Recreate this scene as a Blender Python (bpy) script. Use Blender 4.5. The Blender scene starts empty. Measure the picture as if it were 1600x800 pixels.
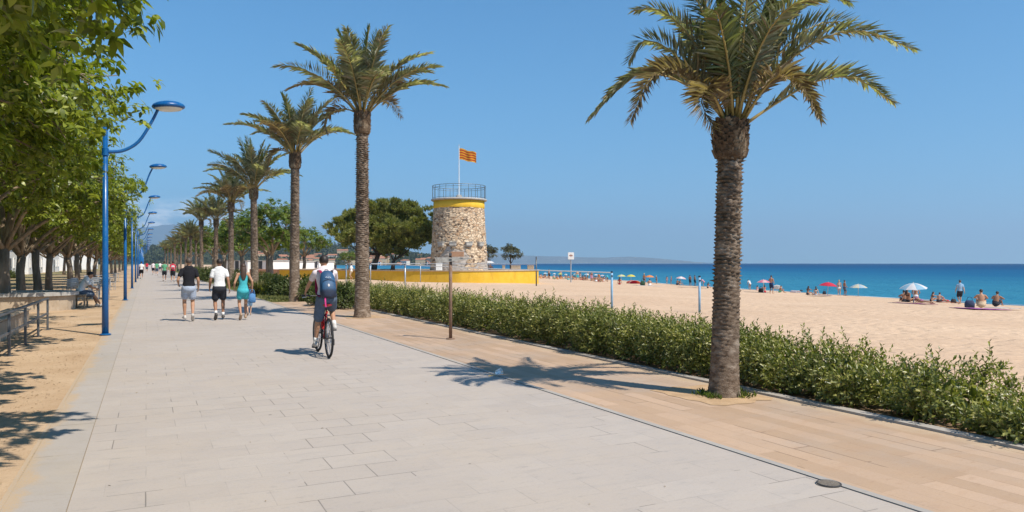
import bpy, math, random
import numpy as np
from mathutils import Vector, Matrix
PI = math.pi
R = math.radians
C = bpy.context.scene.collection
sc = bpy.context.scene

# ------------------------------------------------------------------ camera, sky, sun, exposure
CAM_H = 1.6
FOC = 1150.0                                   # focal length in pixels of a 1600 px wide frame
cam_d = bpy.data.cameras.new('camera')
cam_d.sensor_width = 36.0
cam_d.lens = 36.0 * FOC / 1600.0
cam_d.shift_y = 11.0 / 1600.0
cam_d.clip_start = 0.1
cam_d.clip_end = 20000.0
cam = bpy.data.objects.new('camera', cam_d)
C.objects.link(cam)
cam.location = (0, 0, CAM_H)
cam.rotation_euler = (R(90), 0, 0)
sc.camera = cam

SUN_EL = R(53)
SUN_H = Vector((0.80, -0.60, 0)).normalized()
TO_SUN = Vector((SUN_H.x * math.cos(SUN_EL), SUN_H.y * math.cos(SUN_EL), math.sin(SUN_EL)))
world = bpy.data.worlds.new('World')
sc.world = world
world.use_nodes = True
wn = world.node_tree
wn.nodes.clear()
w_out = wn.nodes.new('ShaderNodeOutputWorld')
w_bg = wn.nodes.new('ShaderNodeBackground')
w_sky = wn.nodes.new('ShaderNodeTexSky')
w_sky.sky_type = 'NISHITA'
w_sky.sun_disc = False
w_sky.sun_elevation = SUN_EL
w_sky.sun_rotation = math.atan2(SUN_H.x, SUN_H.y)
w_sky.altitude = 0
w_sky.air_density = 1.0
w_sky.dust_density = 0.0
w_sky.ozone_density = 6.0
w_bg.inputs['Strength'].default_value = 0.105
wn.links.new(w_bg.outputs[0], w_out.inputs[0])

sun_d = bpy.data.lights.new('sun', 'SUN')
sun_d.energy = 4.9
sun_d.angle = R(0.53)
sun_d.color = (1.0, 0.93, 0.83)
sun = bpy.data.objects.new('sun', sun_d)
C.objects.link(sun)
sun.rotation_euler = TO_SUN.to_track_quat('Z', 'Y').to_euler()
sun.location = (30, -20, 40)

sc.view_settings.view_transform = 'Standard'
sc.view_settings.look = 'None'
sc.view_settings.exposure = 0.33
sc.view_settings.gamma = 1.0
sc.view_settings.use_curve_mapping = False
sc.cycles.max_bounces = 6
sc.cycles.diffuse_bounces = 3
sc.cycles.transmission_bounces = 4
sc.cycles.transparent_max_bounces = 6
sc.cycles.volume_bounces = 0
sc.cycles.use_denoising = True

# faint clouds low above the far mountain, part of the sky itself
def sky_clouds():
    n, l = wn.nodes, wn.links
    tc = n.new('ShaderNodeTexCoord')
    sep = n.new('ShaderNodeSeparateXYZ')
    l.new(tc.outputs['Generated'], sep.inputs[0])
    def math_(op, a, b=None, c=None):
        m = n.new('ShaderNodeMath'); m.operation = op
        for i, v in enumerate((a, b, c)):
            if v is None: continue
            if isinstance(v, (int, float)): m.inputs[i].default_value = v
            else: l.new(v, m.inputs[i])
        return m.outputs[0]
    def ramp(v, a, b):
        mr = n.new('ShaderNodeMapRange'); mr.interpolation_type = 'SMOOTHSTEP'
        mr.inputs[1].default_value = a; mr.inputs[2].default_value = b
        l.new(v, mr.inputs[0]); return mr.outputs[0]
    # hazy summer sky: the band along the horizon is as even as a few degrees higher up
    z3 = math_('POWER', math_('MAXIMUM', sep.outputs[2], 0.0), 3.0)
    zz = math_('ADD', math_('MULTIPLY_ADD', sep.outputs[2], 0.56, 0.085), math_('MULTIPLY', z3, 0.355))
    vec = n.new('ShaderNodeCombineXYZ')
    l.new(sep.outputs[0], vec.inputs[0]); l.new(sep.outputs[1], vec.inputs[1]); l.new(zz, vec.inputs[2])
    vn = n.new('ShaderNodeVectorMath'); vn.operation = 'NORMALIZE'
    l.new(vec.outputs[0], vn.inputs[0]); l.new(vn.outputs[0], w_sky.inputs['Vector'])
    az = math_('ARCTAN2', sep.outputs[0], sep.outputs[1])
    el = math_('ARCSINE', sep.outputs[2])
    comb = n.new('ShaderNodeCombineXYZ')
    l.new(az, comb.inputs[0]); l.new(math_('MULTIPLY', el, 2.6), comb.inputs[1])
    nz = n.new('ShaderNodeTexNoise')
    nz.inputs['Scale'].default_value = 16; nz.inputs['Detail'].default_value = 7; nz.inputs['Roughness'].default_value = 0.55
    l.new(comb.outputs[0], nz.inputs['Vector'])
    # cloud bank between azimuth -29 and -17 degrees, elevation 2.4 to 4.4 degrees
    a1 = math_('MULTIPLY', ramp(az, R(-33), R(-26)), math_('SUBTRACT', 1.0, ramp(az, R(-22), R(-14))))
    e1 = math_('MULTIPLY', ramp(el, R(1.6), R(2.9)), math_('SUBTRACT', 1.0, ramp(el, R(3.2), R(4.9))))
    m1 = math_('MULTIPLY', math_('MULTIPLY', a1, e1), ramp(nz.outputs[0], 0.38, 0.66))
    mix = n.new('ShaderNodeMix'); mix.data_type = 'RGBA'
    mix.inputs['B'].default_value = (17, 17, 17.4, 1)
    l.new(math_('MULTIPLY', m1, 0.85), mix.inputs['Factor'])
    hs = n.new('ShaderNodeHueSaturation'); hs.inputs['Saturation'].default_value = 1.14
    tint = n.new('ShaderNodeMix'); tint.data_type = 'RGBA'; tint.blend_type = 'MULTIPLY'; tint.inputs['Factor'].default_value = 1.0
    tint.inputs['B'].default_value = (.93, 1.10, 1.08, 1)
    l.new(w_sky.outputs[0], tint.inputs['A']); l.new(tint.outputs['Result'], hs.inputs['Color'])
    l.new(hs.outputs[0], mix.inputs['A'])
    l.new(mix.outputs['Result'], w_bg.inputs['Color'])
sky_clouds()

# ------------------------------------------------------------------ coordinates
# u = metres to the right of the camera across the promenade, v = metres along it
UX, UY = 0.8957, 0.4447
ROT = math.atan2(UY, UX)
def W(u, v, z=0.0):
    return Vector((UX * u - UY * v, UY * u + UX * v, z))
def UV(x, y):
    return (UX * x + UY * y, -UY * x + UX * y)
def lerp(a, b, t): return a + (b - a) * t
def shore_u(v):
    return float(np.interp(v, [-80, 0, 37, 53, 81, 92, 129, 162, 230, 400, 800, 1500], [57, 62, 68.5, 71, 76.5, 79.5, 90, 99, 108, 116, 122, 126])) + 1.3
SEA_Z = -2.2
def beach_z(u, v):
    s = (u - 8.2) / (shore_u(v) - 8.2)
    return float(np.interp(s, [-1, 0, .2, .4, .7, 1, 1.3, 3], [-.02, -.04, -.18, -.48, -1.3, -2.2, -3.3, -6]))
def ground_z(x, y):
    u, v = UV(x, y)
    return beach_z(u, v) if u > 8.2 else 0.0
def at(px, py):
    """point of the ground seen at a pixel of the photograph"""
    lo, hi = 2.0, 1200.0
    f = lambda Y: CAM_H - (py - 411) / FOC * Y - ground_z((px - 800) / FOC * Y, Y)
    for _ in range(60):
        m = (lo + hi) / 2
        if f(m) > 0: lo = m
        else: hi = m
    x = (px - 800) / FOC * lo
    return Vector((x, lo, ground_z(x, lo)))

# ------------------------------------------------------------------ materials
def mat(name, col=(.5, .5, .5), rough=.7, metal=0.0, spec=.5):
    m = bpy.data.materials.new(name); m.use_nodes = True
    b = m.node_tree.nodes['Principled BSDF']
    b.inputs['Base Color'].default_value = (*col, 1)
    b.inputs['Roughness'].default_value = rough
    b.inputs['Metallic'].default_value = metal
    b.inputs['Specular IOR Level'].default_value = spec
    return m
class NT:
    """short-hand for building node trees"""
    def __init__(s, m):
        s.m = m; s.t = m.node_tree; s.n = s.t.nodes; s.l = s.t.links; s.b = s.n['Principled BSDF']
        s.tc = s.n.new('ShaderNodeTexCoord'); s.obj = s.tc.outputs['Object']
    def put(s, sock, v):
        if isinstance(v, (int, float)): sock.default_value = v
        elif isinstance(v, tuple): sock.default_value = (*v, 1) if len(v) == 3 and sock.type == 'RGBA' else v
        else: s.l.new(v, sock)
    def map(s, scale=(1, 1, 1), rot=(0, 0, 0), loc=(0, 0, 0), src=None):
        m = s.n.new('ShaderNodeMapping'); s.l.new(src or s.obj, m.inputs[0])
        m.inputs['Scale'].default_value = scale; m.inputs['Rotation'].default_value = rot; m.inputs['Location'].default_value = loc
        return m.outputs[0]
    def noise(s, scale, detail=4, rough=.55, vec=None, col=False, dist=0.0):
        t = s.n.new('ShaderNodeTexNoise'); s.l.new(vec or s.obj, t.inputs['Vector'])
        t.inputs['Scale'].default_value = scale; t.inputs['Detail'].default_value = detail; t.inputs['Roughness'].default_value = rough
        t.inputs['Distortion'].default_value = dist
        return t.outputs[1 if col else 0]
    def voro(s, scale, feature='F1', vec=None, rnd=1.0):
        t = s.n.new('ShaderNodeTexVoronoi'); t.feature = feature; s.l.new(vec or s.obj, t.inputs['Vector'])
        t.inputs['Scale'].default_value = scale; t.inputs['Randomness'].default_value = rnd
        return t
    def ramp(s, v, a, b, lo=0.0, hi=1.0, smooth=True):
        r = s.n.new('ShaderNodeMapRange'); r.interpolation_type = 'SMOOTHSTEP' if smooth else 'LINEAR'
        s.l.new(v, r.inputs[0])
        for i, q in enumerate((a, b, lo, hi)): r.inputs[i + 1].default_value = q
        return r.outputs[0]
    def mix(s, f, a, b, mode='MIX'):
        m = s.n.new('ShaderNodeMix'); m.data_type = 'RGBA'; m.blend_type = mode
        s.put(m.inputs['Factor'], f); s.put(m.inputs['A'], a); s.put(m.inputs['B'], b)
        return m.outputs['Result']
    def math(s, op, a, b=0.0):
        m = s.n.new('ShaderNodeMath'); m.operation = op; s.put(m.inputs[0], a); s.put(m.inputs[1], b)
        return m.outputs[0]
    def sep(s, src=None):
        x = s.n.new('ShaderNodeSeparateXYZ'); s.l.new(src or s.obj, x.inputs[0]); return x.outputs
    def bump(s, h, strength=.5, dist=.02):
        b = s.n.new('ShaderNodeBump'); s.l.new(h, b.inputs['Height'])
        b.inputs['Strength'].default_value = strength; b.inputs['Distance'].default_value = dist
        s.l.new(b.outputs[0], s.b.inputs['Normal'])
    def col(s, c): s.put(s.b.inputs['Base Color'], c)
    def rough(s, v): s.put(s.b.inputs['Roughness'], v)
    def island(s):
        g = s.n.new('ShaderNodeNewGeometry'); return g.outputs['Random Per Island']

def mottled(name, c1, c2, scale=4, rough=.8, bump=0.0, bscale=40, metal=0.0, spec=.4):
    m = mat(name, c1, rough, metal, spec); t = NT(m)
    t.col(t.mix(t.ramp(t.noise(scale, 5), .3, .7), c1, c2))
    if bump: t.bump(t.noise(bscale, 4), bump, .01)
    return m
def leaf_mat(name, c_dark, c_mid, c_light, trans=.35, rough=.45, spec=.35):
    """leaves differ one from the next; part of the light passes through them"""
    m = mat(name, c_mid, rough, 0, spec); t = NT(m)
    r = t.island()
    cr = t.n.new('ShaderNodeValToRGB'); t.l.new(r, cr.inputs[0])
    e = cr.color_ramp.elements
    e[0].position = 0; e[0].color = (*c_dark, 1); e[1].position = 1; e[1].color = (*c_light, 1)
    k = e.new(.55); k.color = (*c_mid, 1)
    c = cr.outputs[0]
    t.col(c)
    tr = t.n.new('ShaderNodeBsdfTranslucent')
    t.l.new(t.mix(1.0, c, (1.5, 1.6, .6), 'MULTIPLY'), tr.inputs[0])
    ms = t.n.new('ShaderNodeMixShader'); ms.inputs[0].default_value = trans
    out = t.n['Material Output']
    t.l.new(t.b.outputs[0], ms.inputs[1]); t.l.new(tr.outputs[0], ms.inputs[2]); t.l.new(ms.outputs[0], out.inputs[0])
    return m

# ------------------------------------------------------------------ mesh helpers
class MB:
    """collects shapes that become ONE mesh object"""
    def __init__(s): s.v = []; s.f = []; s.mi = []; s.n = 0; s.cur = 0
    def add(s, verts, faces):
        o = s.n
        for p in verts: s.v.append((p[0], p[1], p[2]))
        s.n += len(verts)
        for f in faces: s.f.append(tuple(i + o for i in f)); s.mi.append(s.cur)
        return s
    def box(s, c, size, rz=0.0, taper=1.0, bev=0.0, M=None):
        hx, hy, hz = (q / 2 for q in size)
        b = min(bev, hx * .9, hy * .9, hz * .9)
        pts = []; fs = []
        if b <= 0:
            for z, k in ((-hz, 1), (hz, taper)):
                for x, y in ((-hx, -hy), (hx, -hy), (hx, hy), (-hx, hy)): pts.append(Vector((x * k, y * k, z)))
            fs = [(3, 2, 1, 0), (4, 5, 6, 7), (0, 1, 5, 4), (1, 2, 6, 5), (2, 3, 7, 6), (3, 0, 4, 7)]
        else:
            rings = [(-hz, b), (-hz + b, 0), (hz - b, 0), (hz, b)]
            for z, ins in rings:
                k = lerp(1, taper, (z + hz) / (2 * hz))
                X, Y = hx * k - ins, hy * k - ins
                for x, y in ((-X + b, -Y), (X - b, -Y), (X, -Y + b), (X, Y - b), (X - b, Y), (-X + b, Y), (-X, Y - b), (-X, -Y + b)): pts.append(Vector((x, y, z)))
            for r in range(3):
                for i in range(8): j = (i + 1) % 8; fs.append((r * 8 + i, r * 8 + j, r * 8 + 8 + j, r * 8 + 8 + i))
            fs.append(tuple(range(7, -1, -1))); fs.append(tuple(range(24, 32)))
        T = Matrix.Translation(Vector(c)) @ (M.to_4x4() if M is not None else Matrix.Rotation(rz, 4, 'Z'))
        return s.add([T @ p for p in pts], fs)
    def tube(s, path, rad, n=8, side=None, cap=True, round_=False):
        """rad: number, list, or list of (lateral, forward) radii"""
        P = [Vector(p) for p in path]; m = len(P)
        if isinstance(rad, (int, float)): rad = [rad] * m
        rr = [(r, r) if isinstance(r, (int, float)) else r for r in rad]
        if round_:
            t0 = (P[0] - P[1]).normalized(); t1 = (P[-1] - P[-2]).normalized()
            k0 = sum(rr[0]) / 2; k1 = sum(rr[-1]) / 2
            P = [P[0] + t0 * k0 * .93, P[0] + t0 * k0 * .6] + P + [P[-1] + t1 * k1 * .6, P[-1] + t1 * k1 * .93]
            sc_ = lambda q, k: (q[0] * k, q[1] * k)
            rr = [sc_(rr[0], .35), sc_(rr[0], .8)] + rr + [sc_(rr[-1], .8), sc_(rr[-1], .35)]; m += 4
        vs = []; a = None
        for i in range(m):
            t = (P[min(i + 1, m - 1)] - P[max(i - 1, 0)]).normalized()
            if side is not None: a_ = Vector(side)
            elif a is None: a_ = Vector((1, 0, 0)) if abs(t.x) < .8 else Vector((0, 1, 0))
            else: a_ = a
            a_ = a_ - t * a_.dot(t)
            if a_.length < 1e-4: a_ = t.orthogonal()
            a = a_.normalized(); b = t.cross(a)
            for k in range(n):
                q = 2 * PI * k / n
                vs.append(P[i] + a * (rr[i][0] * math.cos(q)) + b * (rr[i][1] * math.sin(q)))
        fs = []
        for i in range(m - 1):
            for k in range(n):
                j = (k + 1) % n
                fs.append((i * n + k, i * n + j, i * n + n + j, i * n + n + k))
        if cap:
            fs.append(tuple(range(n - 1, -1, -1))); fs.append(tuple((m - 1) * n + k for k in range(n)))
        return s.add(vs, fs)
    def ball(s, c, r, nu=12, nv=8, M=None):
        r = (r, r, r) if isinstance(r, (int, float)) else r
        c = Vector(c); vs = []
        for i in range(1, nv):
            th = PI * i / nv
            for k in range(nu):
                q = 2 * PI * k / nu
                vs.append(Vector((r[0] * math.sin(th) * math.cos(q), r[1] * math.sin(th) * math.sin(q), r[2] * math.cos(th))))
        vs += [Vector((0, 0, r[2])), Vector((0, 0, -r[2]))]
        fs = []
        for i in range(nv - 2):
            for k in range(nu):
                j = (k + 1) % nu
                fs.append((i * nu + k, (i + 1) * nu + k, (i + 1) * nu + j, i * nu + j))
        t, b = len(vs) - 2, len(vs) - 1
        for k in range(nu):
            j = (k + 1) % nu
            fs.append((t, k, j)); fs.append((b, (nv - 2) * nu + j, (nv - 2) * nu + k))
        if M is not None: vs = [M @ v for v in vs]
        return s.add([v + c for v in vs], fs)
    def lathe(s, prof, n=24, c=(0, 0, 0), a0=0.0, a1=2 * PI, sx=1.0, sy=1.0):
        full = abs(a1 - a0 - 2 * PI) < 1e-6; m = n if full else n + 1
        vs = []
        for r, z in prof:
            for k in range(m):
                q = a0 + (a1 - a0) * k / n
                vs.append((c[0] + sx * r * math.cos(q), c[1] + sy * r * math.sin(q), c[2] + z))
        fs = []
        for i in range(len(prof) - 1):
            for k in range(n):
                j = (k + 1) % m
                fs.append((i * m + k, i * m + j, (i + 1) * m + j, (i + 1) * m + k))
        return s.add(vs, fs)
    def torus(s, c, R_, r, n=40, m=8, M=None):
        vs = []; fs = []
        for i in range(n):
            a = 2 * PI * i / n
            for k in range(m):
                b = 2 * PI * k / m
                p = Vector(((R_ + r * math.cos(b)) * math.cos(a), (R_ + r * math.cos(b)) * math.sin(a), r * math.sin(b)))
                vs.append(p)
        for i in range(n):
            for k in range(m):
                i2, k2 = (i + 1) % n, (k + 1) % m
                fs.append((i * m + k, i2 * m + k, i2 * m + k2, i * m + k2))
        if M is not None: vs = [M @ v for v in vs]
        return s.add([v + Vector(c) for v in vs], fs)
    def quad(s, *p): return s.add(p, [tuple(range(len(p)))])
    def mesh(s, name):
        me = bpy.data.meshes.new(name)
        me.from_pydata(s.v, [], s.f)
        if any(s.mi): me.polygons.foreach_set('material_index', s.mi)
        return me
    def build(s, name, mats, parent=None, smooth=False, loc=None, rz=0.0):
        me = s.mesh(name)
        return link(name, me, mats, parent, smooth, loc, rz)
def link(name, me, mats, parent=None, smooth=False, loc=None, rz=0.0):
    if smooth is True: me.polygons.foreach_set('use_smooth', [True] * len(me.polygons))
    o = bpy.data.objects.new(name, me)
    for m in (mats if isinstance(mats, (list, tuple)) else [mats]): me.materials.append(m)
    C.objects.link(o)
    if smooth == 'auto': me.shade_auto_smooth(R(40)) if hasattr(me, 'shade_auto_smooth') else me.polygons.foreach_set('use_smooth', [True] * len(me.polygons)); 
    if parent is not None: o.parent = parent
    if loc is not None: o.location = loc
    o.rotation_euler[2] = rz
    me.update()
    return o
def np_mesh(name, V, F):
    """V (n,3) array, F (m,k) array with one k"""
    me = bpy.data.meshes.new(name)
    V = np.asarray(V, np.float32); F = np.asarray(F, np.int32); k = F.shape[1]
    me.vertices.add(len(V)); me.vertices.foreach_set('co', V.ravel())
    me.loops.add(F.size); me.loops.foreach_set('vertex_index', F.ravel())
    me.polygons.add(len(F)); me.polygons.foreach_set('loop_start', np.arange(len(F), dtype=np.int32) * k)
    try: me.polygons.foreach_set('loop_total', np.full(len(F), k, np.int32))
    except Exception: pass
    me.update(calc_edges=True); me.validate()
    return me
def tag(o, label=None, cat=None, group=None, kind=None):
    if label: o['label'] = label
    if cat: o['category'] = cat
    if group: o['group'] = group
    if kind: o['kind'] = kind
    return o
def thing(name, label, cat, loc=(0, 0, 0), rz=0.0, group=None):
    o = bpy.data.objects.new(name, None); C.objects.link(o)
    o.empty_display_size = .2
    o.location = loc; o.rotation_euler = (0, 0, rz)
    return tag(o, label, cat, group)
def kids(o): return [c for c in bpy.data.objects if c.parent == o]
def dup(root, loc, rz=0.0, label=None, group=None, scale=None, recolor=None):
    """a copy of a thing with copies of its parts and sub-parts; meshes are shared"""
    def cp(o, par):
        c = o.copy(); C.objects.link(c)
        if par is not None: c.parent = par; c.matrix_parent_inverse = o.matrix_parent_inverse.copy()
        st = c.name.split('.')[0]
        if recolor and st in recolor and c.type == 'MESH':
            c.material_slots[0].link = 'OBJECT'; c.material_slots[0].material = recolor[st]
        for k in TREE.get(o.name) or kids(o): cp(k, c)
        return c
    c = cp(root, None)
    c.location = loc; c.rotation_euler = (0, 0, rz)
    if scale: c.scale = (scale,) * 3 if isinstance(scale, (int, float)) else scale
    if label: c['label'] = label
    if group: c['group'] = group
    return c
TREE = {}
def structure(o): o['kind'] = 'structure'; return o
# ================================================================== SETTING
def sheet(name, u0, u1, v0, v1, m, z=0.0, nu=1, nv=1):
    """flat sheet in promenade coordinates: local x = u, local y = v"""
    us = np.linspace(u0, u1, nu + 1); vs = np.linspace(v0, v1, nv + 1)
    V = [(u, v, z) for v in vs for u in us]
    F = [(j * (nu + 1) + i, j * (nu + 1) + i + 1, (j + 1) * (nu + 1) + i + 1, (j + 1) * (nu + 1) + i) for j in range(nv) for i in range(nu)]
    o = link(name, np_mesh(name, V, F), m)
    o.rotation_euler[2] = ROT
    return o

# --- grey slabs of the promenade
def slab_mat(name, cols, bw, bh, rot, mortar, m_col, stain, bumpk=.25, off=.5, drift=None):
    m = mat(name, cols[0], .75, 0, .3); t = NT(m)
    wob = t.noise(1.3, 2, .5, col=True)
    vec = t.map(rot=(0, 0, rot))
    va = t.n.new('ShaderNodeVectorMath'); va.operation = 'MULTIPLY_ADD'
    t.l.new(wob, va.inputs[0]); va.inputs[1].default_value = (.012, .012, 0); t.l.new(vec, va.inputs[2])
    def brick(w, h, mort, sm, o=off):
        b = t.n.new('ShaderNodeTexBrick'); t.l.new(va.outputs[0], b.inputs['Vector'])
        b.offset = o; b.offset_frequency = 2; b.squash = 1
        b.inputs['Scale'].default_value = 1; b.inputs['Brick Width'].default_value = w; b.inputs['Row Height'].default_value = h
        b.inputs['Mortar Size'].default_value = mort; b.inputs['Mortar Smooth'].default_value = sm; b.inputs['Bias'].default_value = 0
        b.inputs['Color1'].default_value = (0, 0, 0, 1); b.inputs['Color2'].default_value = (1, 1, 1, 1); b.inputs['Mortar'].default_value = (.5, .5, .5, 1)
        return b
    b = brick(bw, bh, mortar, .3)
    c = t.mix(t.ramp(b.outputs[0], 0, 1, smooth=False), cols[0], cols[1])
    c = t.mix(t.math('MULTIPLY', t.ramp(t.noise(.55, 6, .6), .45, .7), .55), c, cols[2])
    sv = t.map(scale=(1, 3.2, 1), rot=(0, 0, rot))
    c = t.mix(t.math('MULTIPLY', t.ramp(t.noise(2.2, 6, .62, vec=sv), .5, .75), .35), c, stain)
    c = t.mix(t.math('MULTIPLY', t.ramp(t.noise(55, 3, .7), .35, .75), .22), c, tuple(q * .72 for q in cols[0]))
    # joints, open and dark in some places, filled with sand in most
    wear = t.ramp(t.noise(1.7, 4, .6), .42, .66)
    c = t.mix(t.math('MULTIPLY', b.outputs[1], t.math('ADD', t.math('MULTIPLY', wear, .45), .08)), c, m_col)
    # soft grime and wet marks that run across the slabs
    c = t.mix(t.math('MULTIPLY', t.ramp(t.noise(.22, 5, .62, vec=t.map(loc=(9, 4, 0))), .48, .68), .38), c, tuple(q * .80 for q in cols[0]))
    c = t.mix(t.math('MULTIPLY', t.ramp(t.noise(7, 6, .7, vec=t.map(scale=(1, 2.6, 1), rot=(0, 0, rot), loc=(3, 1, 0))), .55, .72), .40), c, tuple(q * .78 for q in stain))
    # odd dark open joints, short dashes along the walk
    v3 = t.voro(.62, vec=t.map(scale=(2.2, .9, 1))); 
    bj = brick(bw, bh, mortar * 1.3, .05)
    dash = t.math('MULTIPLY', bj.outputs[1], t.math('GREATER_THAN', t.n.new('ShaderNodeSeparateColor').outputs[0] if False else v3.outputs['Distance'], .66))
    c = t.mix(t.math('MULTIPLY', dash, .55), c, tuple(q * .5 for q in m_col))
    # small specks and stains
    vo = t.voro(1.15); 
    spot = t.math('LESS_THAN', vo.outputs['Distance'], .022)
    c = t.mix(t.math('MULTIPLY', spot, .65), c, (.09, .08, .07))
    for edge, width, dcol in (drift or []):                       # sand blown in from the side
        sx = t.sep(); q = t.math('ADD', t.ramp(sx[0], edge, edge + width, 1, 0, False), t.math('MULTIPLY', t.math('SUBTRACT', t.noise(3.5, 6, .65, vec=t.map(scale=(1, .5, 1))), .5), 1.7))
        c = t.mix(t.math('MULTIPLY', t.ramp(q, .42, .85), t.ramp(t.noise(60, 3, .7), .25, .6)), c, dcol)
    t.col(c)
    h = t.math('ADD', t.math('MULTIPLY', t.noise(120, 3), .25), t.math('MULTIPLY', b.outputs[1], -.6))
    t.bump(h, bumpk, .006)
    t.rough(t.ramp(t.noise(3, 4), .3, .7, .62, .85))
    return m
M_slab = slab_mat('grey_slab', [(.435, .375, .320), (.462, .402, .345), (.465, .388, .308)], .52, .36, 0, .0035, (.22, .195, .17), (.325, .298, .272))
M_slabedge = slab_mat('edge_slab', [(.405, .358, .31), (.435, .385, .335), (.44, .365, .27)], 1.3, .42, R(90), .005, (.24, .18, .11), (.36, .30, .215), drift=[(-.88, .30, (.47, .34, .21))])
M_tan = slab_mat('tan_paving', [(.42, .285, .18), (.53, .37, .25), (.39, .335, .28)], 1.15, .20, R(90), .0055, (.27, .17, .10), (.42, .255, .145), drift=[(6.70, -.45, (.49, .37, .25))])
M_kerb = slab_mat('kerb_stone', [(.37, .335, .295), (.42, .385, .34), (.40, .325, .24)], 1.0, 1.0, R(90), .012, (.24, .22, .20), (.33, .31, .28))
structure(sheet('promenade', -.46, 4.442, -20, 640, M_slab))
structure(sheet('promenade_edge', -.88, -.466, -20, 640, M_slabedge))
gap = mottled('joint_sand', (.26, .20, .13), (.34, .26, .17), 9)
structure(sheet('edge_joint', -.466, -.46, -20, 640, gap, -.003))
b = MB()
b.box((4.487, 310, -.04), (.07, 660, .092)); o = b.build('kerb_strip', M_kerb); o.rotation_euler[2] = ROT; structure(o)
structure(sheet('kerb_joint', 4.442, 4.452, -20, 640, mottled('joint_dark', (.07, .065, .06), (.16, .14, .12), 6), -.004))
structure(sheet('side_pavement', 4.522, 6.70, -20, 31.2, M_tan))

# --- bare sandy ground under the trees
def dirt_mat():
    m = mat('dirt', (.4, .28, .17), .95, 0, .1); t = NT(m)
    c = t.mix(t.ramp(t.noise(.8, 6, .6), .3, .7), (.44, .30, .18), (.54, .39, .25))
    c = t.mix(t.math('MULTIPLY', t.ramp(t.noise(14, 5, .7), .52, .72), .6), c, (.30, .19, .10))
    c = t.mix(t.math('MULTIPLY', t.ramp(t.noise(90, 3, .7), .55, .75), .6), c, (.22, .145, .08))
    # worn grass further from the walk
    s = t.sep()
    g = t.math('MULTIPLY', t.ramp(s[0], -6.5, -9.5), t.ramp(t.noise(.35, 4), .38, .55))
    c = t.mix(t.math('MULTIPLY', g, .85), c, t.mix(t.noise(20, 4), (.07, .10, .025), (.15, .16, .05)))
    t.col(c)
    t.bump(t.math('ADD', t.noise(26, 5, .7), t.math('MULTIPLY', t.noise(3, 3), 1.5)), .6, .02)
    return m
M_dirt = dirt_mat()
structure(sheet('ground', -320, -.88, -20, 900, M_dirt, -.002))
M_soil = mottled('bed_soil', (.16, .10, .06), (.33, .22, .13), 6, .95, .6, 40)
structure(sheet('hedge_bed', 6.84, 8.2, -20, 31.2, M_soil, -.03))
b = MB(); b.box((6.77, 5.6, -.03), (.14, 51.2, .11)); o = b.build('bed_kerb', M_kerb); o.rotation_euler[2] = ROT; structure(o)
def lawn_mat():
    m = mat('lawn', (.1, .13, .03), .95, 0, .1); t = NT(m)
    c = t.mix(t.ramp(t.noise(.7, 5), .35, .65), (.10, .125, .03), (.20, .20, .06))
    c = t.mix(t.math('MULTIPLY', t.ramp(t.noise(.9, 5, .6, vec=t.map(loc=(7, 3, 0))), .5, .62), .9), c, (.40, .29, .17))
    c = t.mix(t.math('MULTIPLY', t.noise(60, 3, .7), .4), c, (.05, .065, .018))
    t.col(c); t.bump(t.noise(70, 4, .7), .8, .03)
    return m
structure(sheet('planted_ground', 4.522, 8.2, 31.2, 640, lawn_mat()))
# soil pits of the two palms that stand in the pavement
def pit(cu, cv, ru, rv, seed):
    rg = random.Random(seed); b = MB(); n = 26
    vs = [W(cu, cv, .006)]
    for i in range(n):
        a = 2 * PI * i / n; q = 1 / max(abs(math.cos(a)), abs(math.sin(a))) ** .75
        k = 1 + rg.uniform(-.10, .10)
        vs.append(W(min(cu + ru * math.cos(a) * q * k, 6.69), cv + rv * math.sin(a) * q * k, .004))
    b.add(vs, [(0, 1 + i, 1 + (i + 1) % n) for i in range(n)])
    structure(b.build('tree_pit', mottled('pit_sand', (.40, .26, .14), (.52, .35, .20), 5, .95, .5, 50)))
pit(6.17, 6.95, .50, .62, 3); pit(5.75, 21.6, .55, .7, 4)

# --- beach and sea
def sand_mat():
    m = mat('beach_sand', (.6, .45, .32), .95, 0, .1); t = NT(m)
    c = t.mix(t.ramp(t.noise(.12, 5, .6), .3, .7), (.56, .39, .258), (.62, .445, .30))
    c = t.mix(t.math('MULTIPLY', t.ramp(t.noise(2.6, 5, .65), .45, .7), .34), c, (.44, .30, .195))
    c = t.mix(t.math('MULTIPLY', t.ramp(t.noise(.55, 6, .7, vec=t.map(scale=(1, .35, 1))), .5, .72), .35), c, (.42, .295, .20))
    z = t.sep(); wet = t.ramp(z[2], -1.98, -2.22)
    c = t.mix(t.math('MULTIPLY', wet, .7), c, (.30, .205, .13))
    t.col(c)
    foot = t.voro(2.4, 'SMOOTH_F1', vec=t.map(scale=(1, 1.3, 1)))
    t.bump(t.math('ADD', t.math('MULTIPLY', t.ramp(foot.outputs['Distance'], 0, .5), .9), t.math('MULTIPLY', t.noise(9, 5, .65), .7)), .95, .05)
    return m
us_n = 46; vs = np.concatenate([np.linspace(-35, 40, 40), np.linspace(43, 130, 36), np.linspace(136, 400, 40), np.linspace(420, 1500, 24)])
V = []
rs = np.random.RandomState(5)
for v in vs:
    sw = shore_u(v) - 8.2
    for i in range(us_n + 1):
        s = (i / us_n) ** 1.15 * 1.45
        u = 8.2 + s * sw
        n = .05 * (math.sin(u * .55 + v * .23) + math.sin(u * .31 - v * .41 + 1)) * min(1, s * 6) * (1 if s < .8 else .3)
        V.append((u, v, beach_z(u, v) + n * .8 + .02 * math.sin(v * .11) * s))
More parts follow.
